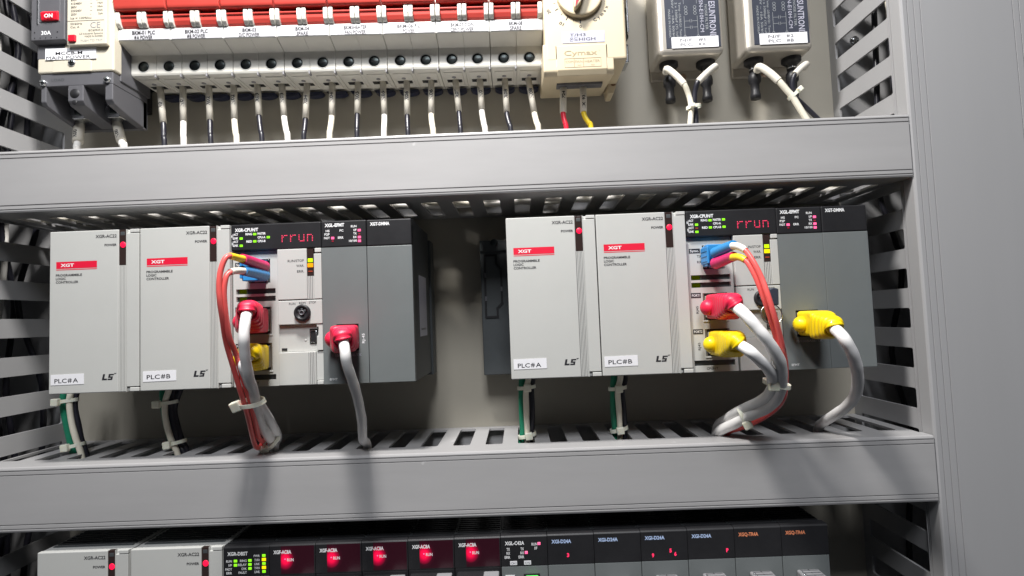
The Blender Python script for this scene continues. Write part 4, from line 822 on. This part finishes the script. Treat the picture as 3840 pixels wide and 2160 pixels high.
net_cable(Vector((Lx + 165.7 + 15.2, -.6, 27.2)), cd3(1262, 205, -33), [cd3(1278, 300, -37), cd3(1295, 420, -36), cd3(1340, 560, -30), cd3(1385, 700, -22), cd3(1420, 850, -12), cd3(1442, 980, -3), cd3(1447, 1090, 8), cd3(1455, 1165, 18), cd3(1492, 1215, 28), cd3(1510, 1235, 38) + Vector((0, 0, -14))],
          M['bootr'], 'white network cable with red boot in the left ethernet module')
# right rack
net_cable(rc + Vector((15.6, -.6, 39.2)), cr2(622, 985, -36), [cr2(720, 1070, -44), cr3(868, 75, -46), cr3(965, 190, -46), cr3(1052, 320, -43), cr3(1100, 430, -38), cr3(1108, 560, -31), cr3(1095, 680, -24), cr3(1040, 790, -16), cr3(930, 870, -7), cr3(780, 935, 2), cr3(650, 1005, 12), cr3(510, 1075, 24), cr3(440, 1105, 34) + Vector((0, 0, -6)), cr3(420, 1120, 40) + Vector((-2, 0, -16))],
          M['bootr'], 'white network cable with red boot in PORT1 of the right cpu module', r=3.1)
net_cable(rc + Vector((16.2, -.6, 17.4)), cr3(700, 235, -36), [cr3(800, 300, -43), cr3(900, 390, -42), cr3(985, 480, -37), cr3(1022, 570, -30), cr3(1015, 670, -22), cr3(960, 745, -14), cr3(850, 810, -4), cr3(700, 880, 8), cr3(580, 955, 22), cr3(490, 1040, 38), cr3(460, 1090, 46) + Vector((0, 0, -12))],
          M['booty'], 'white network cable with yellow boot in PORT2 of the right cpu module', r=2.95)
net_cable(Vector((Rx + 164.7 + 15.0, Ry - .6, Rz + 27.2)), cr3(1625, 85, -32), [cr3(1700, 160, -40), cr3(1775, 280, -40), cr3(1820, 400, -36), cr3(1842, 520, -30), cr3(1842, 640, -22), cr3(1808, 750, -12), cr3(1720, 850, -1), cr3(1610, 925, 12), cr3(1520, 985, 24), cr3(1465, 1060, 36), cr3(1450, 1090, 44) + Vector((0, 0, -14))],
          M['booty'], 'white network cable with yellow boot in the right ethernet module', r=3.0)

# ------------------------------------------------------------------ duplex fibre cables
def fibre(tag, house, sub, label):
    """house: (x,y,z) of socket; sub: list of (boot pts, boot mat, sleeve pts, sleeve mat, strand pts)"""
    o = thing('fibre_cable', house, label, 'fibre cable', 'coral duplex fibre cables'); hx, hy, hz = house
    b = MB()
    for s_ in (1, -1): b.box(hx - 4.4, hx + 4.4, hy - 9, hy + 4, hz + s_ * 3.2 - 2.9, hz + s_ * 3.2 + 2.9, M['lcblue'], .5)
    b.box(hx - 5.2, hx + 5.2, hy - 11, hy - 6, hz - 6.4, hz + 6.4, M['lcblue'], .5); b.box(hx - 5.6, hx - 4.4, hy - 13, hy - 1, hz - 5, hz + 5, M['lcblue'], .4)
    for k in range(3): b.box(hx - 5.9, hx - 5.5, hy - 12, hy - 2, hz - 3.6 + 3 * k, hz - 2.8 + 3 * k, M['lcblue'])
    b.build('connector', o, loc=house)
    for bp, bm_, sp, sm, st in sub:
        def sec(i, n, r0=3.3, r1=2.7, rb=True):
            t = i / max(1, n - 1); r = r0 * (1 - t) + r1 * t; r *= 1 + (.02 * math.sin(i * 2.1) if rb else 0); return [(r * math.cos(2 * math.pi * k / 18), r * math.sin(2 * math.pi * k / 18)) for k in range(18)]
        g = MB(); g.sweep(smooth_path(bp, 8), sec, M[bm_]); g.build('boot', o, loc=house)
        g = MB(); g.sweep(smooth_path(sp, 8), lambda i, n: sec(i, n, 2.0, 1.75, False), M[sm]); g.build('strain_sleeve', o, loc=house)
        g = MB(); g.tube(st, 1.4, M['fiber'], seg=14, n=8); g.build('strand', o, loc=house)
    return o
hl = lc + Vector((16.2, 2.2, 69.2))
fibre('L', tuple(hl), [
    ([cz3(760, 850, -8), cz3(640, 805, -16), cz3(480, 745, -26), cz3(345, 700, -34)], 'lcmag', [cz3(370, 710, -33), cz3(270, 690, -38), cz3(180, 665, -42), cz3(110, 648, -45)], 'slyel',
     [cz3(160, 660, -43), cz3(90, 650, -46), cz3(10, 720, -48), cl2(112, 580, -49), cl2(100, 710, -49), cl2(108, 850, -48), cl2(130, 1000, -45), cd3(122, 210, -38), cd3(190, 450, -30), cd3(262, 690, -22), cd3(315, 860, -14), cd3(352, 1010, -6), cd3(385, 1150, 2), cd3(415, 1232, 10), cd3(450, 1235, 20), cd3(490, 1190, 30), cd3(520, 1190, 38) + Vector((0, 0, -10))]),
    ([cz3(760, 1010, -8), cz3(640, 980, -16), cz3(480, 945, -26), cz3(350, 925, -34)], 'lcblue', [cz3(375, 930, -33), cz3(280, 925, -38), cz3(190, 930, -42), cz3(120, 950, -45)], 'slwht',
     [cz3(150, 940, -44), cz3(70, 990, -46), cl2(160, 640, -47), cl2(146, 740, -47), cl2(150, 860, -46), cl2(166, 1000, -44), cl2(196, 1180, -40), cd3(220, 330, -33), cd3(272, 520, -26), cd3(332, 710, -19), cd3(382, 880, -11), cd3(412, 1020, -3), cd3(440, 1140, 6), cd3(478, 1180, 18), cd3(500, 1180, 30), cd3(510, 1190, 40) + Vector((0, 0, -10))])],
    'coral duplex fibre cable looping left from the Sync port of the left cpu module')
hr = rc + Vector((13.8, 2.2, 69.6))
fibre('R', tuple(hr), [
    ([cr2(440, 505, -8), cr2(500, 475, -15), cr2(560, 450, -22), cr2(605, 432, -28)], 'lcblue', [cr2(590, 440, -27), cr2(640, 442, -32), cr2(680, 458, -35), cr2(715, 480, -37)], 'slwht',
     [cr2(695, 465, -36), cr2(730, 500, -38), cr2(795, 600, -41), cr2(860, 730, -43), cr2(912, 870, -45), cr2(962, 1030, -45), cr2(1010, 1190, -43), cr2(1045, 1340, -39), cr3(1128, 300, -33), cr3(1150, 440, -26), cr3(1150, 600, -19), cr3(1135, 740, -12), cr3(1075, 840, -4), cr3(960, 930, 3), cr3(830, 1000, 10), cr3(700, 1050, 18), cr3(590, 1095, 26), cr3(520, 1120, 34) + Vector((0, 0, -8))]),
    ([cr2(440, 600, -8), cr2(500, 578, -15), cr2(560, 552, -22), cr2(608, 535, -28)], 'lcmag', [cr2(590, 545, -27), cr2(640, 540, -32), cr2(680, 550, -35), cr2(715, 570, -37)], 'slyel',
     [cr2(695, 558, -36), cr2(735, 595, -38), cr2(795, 700, -40), cr2(850, 830, -41), cr2(900, 970, -41), cr2(950, 1130, -39), cr2(990, 1270, -36), cr2(1030, 1390, -33), cr3(1110, 330, -28), cr3(1125, 460, -21), cr3(1122, 620, -14), cr3(1100, 750, -8), cr3(1050, 835, -1), cr3(950, 910, 6), cr3(820, 980, 13), cr3(690, 1030, 20), cr3(570, 1080, 28), cr3(500, 1110, 36) + Vector((0, 0, -8))])],
    'coral duplex fibre cable arching right from the Sync port of the right cpu module')
tie(cd3(368, 800, -14), (.35, .3, -1), 7.2, 5.6, 'cable tie round the coral and white cables below the left cpu module', head=(-.95, -.35), hs=2.9, lean=1.8)
tie(cd3(560, 1170, 22), (.6, .7, -.8), 6.6, 6.2, 'cable tie where the left cable bunch meets the lower duct', head=(-.5, -.6), hs=2.4)
tie(cr3(1062, 615, -24), (-.05, .2, -1), 6.8, 5.8, 'cable tie round the white cables below the right cpu module', head=(-.6, -.7), hs=2.8, lean=1.2)
tie(cr3(745, 925, 6), (-1, .5, -.55), 5.8, 5.0, 'cable tie on the slanting part of the right cable bunch', head=(-.9, -.5), hs=2.5)

# ------------------------------------------------------------------ key in the right cpu switch
kc = rc + Vector((43.1, -1.5, 43.1)); o = thing('switch_key', tuple(kc), 'black key with a thin steel ring in the switch of the right cpu module', 'key')
b = MB(); b.prism([(kc.x + x, kc.z + z) for x, z in ((-1.0, -4.2), (3.8, -4.6), (4.2, 5.0), (1.0, 5.8), (-1.0, 5.0))], kc.y - 12, kc.y - 2.5, M['navy'], ax='y', b=.6); b.box(kc.x - .6, kc.x + .6, kc.y - 3, kc.y + 1, kc.z - 1.2, kc.z + 1.2, M['steel']); b.build('key_bow', o, loc=kc)
r_ = MB(); rcx = cr2(950, 1060, kc.y - 8); N = 40
r_.sweep([rcx + Vector((6.0 * math.cos(2 * math.pi * k / N), 1.0 * math.sin(2 * math.pi * k / N), 6.0 * math.sin(2 * math.pi * k / N))) for k in range(N)], lambda i, n: [(.35 * math.cos(q), .35 * math.sin(q)) for q in (0, 1.26, 2.5, 3.8, 5.0)], M['steel'], n0=(0, 1, 0), closed=True); r_.build('key_ring', o, loc=kc)

# ------------------------------------------------------------------ wires lying inside the ducts
cols = ['wwhite', 'wcream', 'wwhite', 'wcream', 'wblack', 'wcream', 'wwhite', 'wcream', 'wwhite', 'wyellow', 'wcream', 'wwhite', 'wblack', 'wcream', 'wwhite', 'wwhite', 'wcream', 'wwhite']
lab = {'wwhite': 'white wire running lengthwise inside the upper horizontal duct', 'wcream': 'cream wire running lengthwise inside the upper horizontal duct', 'wyellow': 'yellow wire running lengthwise inside the upper horizontal duct', 'wblack': 'black wire running lengthwise inside the upper horizontal duct'}
kn = {'wwhite': 'white_wire', 'wcream': 'cream_wire', 'wyellow': 'yellow_wire', 'wblack': 'black_wire'}
for i, c in enumerate(cols):
    rnd = random.Random(i * 7 + 3); y0 = 46 + 27 * ((i * 7) % 18) / 17; z0 = 114.5 + 17 * ((i * 7) % 18) / 17 + rnd.uniform(-1.5, 2.5); P = []
    for k in range(17):
        P.append(Vector((-44 + 35 * k, min(73, max(36, y0 + rnd.uniform(-3, 3))), min(132, max(114.5, z0 + rnd.uniform(-3, 3))))))
    b = MB(); b.tube(P, 1.7 + .3 * rnd.random(), M[c], seg=10, n=5); b.build(kn[c], loc=P[0], label=lab[c], category='wire', group=lab[c] + 's')
for i, (x, y, m, nm) in enumerate(((552, 66, 'wblack', 'black_wire'), (562, 60, 'wcream', 'cream_wire'), (566, 68, 'wblack', 'black_wire'), (572, 70, 'wblack', 'black_wire'))):
    rnd = random.Random(i + 50); b = MB(); P = [Vector((x + rnd.uniform(-5, 5), y + rnd.uniform(-5, 5), -300 + 60 * k)) for k in range(12)]
    b.tube(P, 1.9, M[m], seg=10, n=5); c = nm.split('_')[0]; b.build(nm, loc=P[0], label=c + ' wire running upright inside the right vertical duct', category='wire', group=c + ' wires inside the right vertical duct')
for i, (x, y, m, nm) in enumerate(((-66, 60, 'wblack', 'black_wire'), (-76, 48, 'wblack', 'black_wire'), (-84, 66, 'wblack', 'black_wire'), (-90, 60, 'wwhite', 'white_wire'))):
    rnd = random.Random(i + 80); b = MB(); P = [Vector((x + rnd.uniform(-6, 6), y + rnd.uniform(-6, 6), -300 + 60 * k)) for k in range(12)]
    b.tube(P, 1.9, M[m], seg=10, n=5); c = nm.split('_')[0]; b.build(nm, loc=P[0], label=c + ' wire running upright inside the left vertical duct', category='wire', group=c + ' wires inside the left vertical duct')
b = MB(); b.lathe((541.5, 74.0, 232.0), [(2.0, 2), (3.2, 0), (2.8, -1.6), (0, -2)], M['steel']); b.build('fixing_screw', loc=(541.5, 74, 232), label='shiny screw head inside the right vertical duct', category='screw')
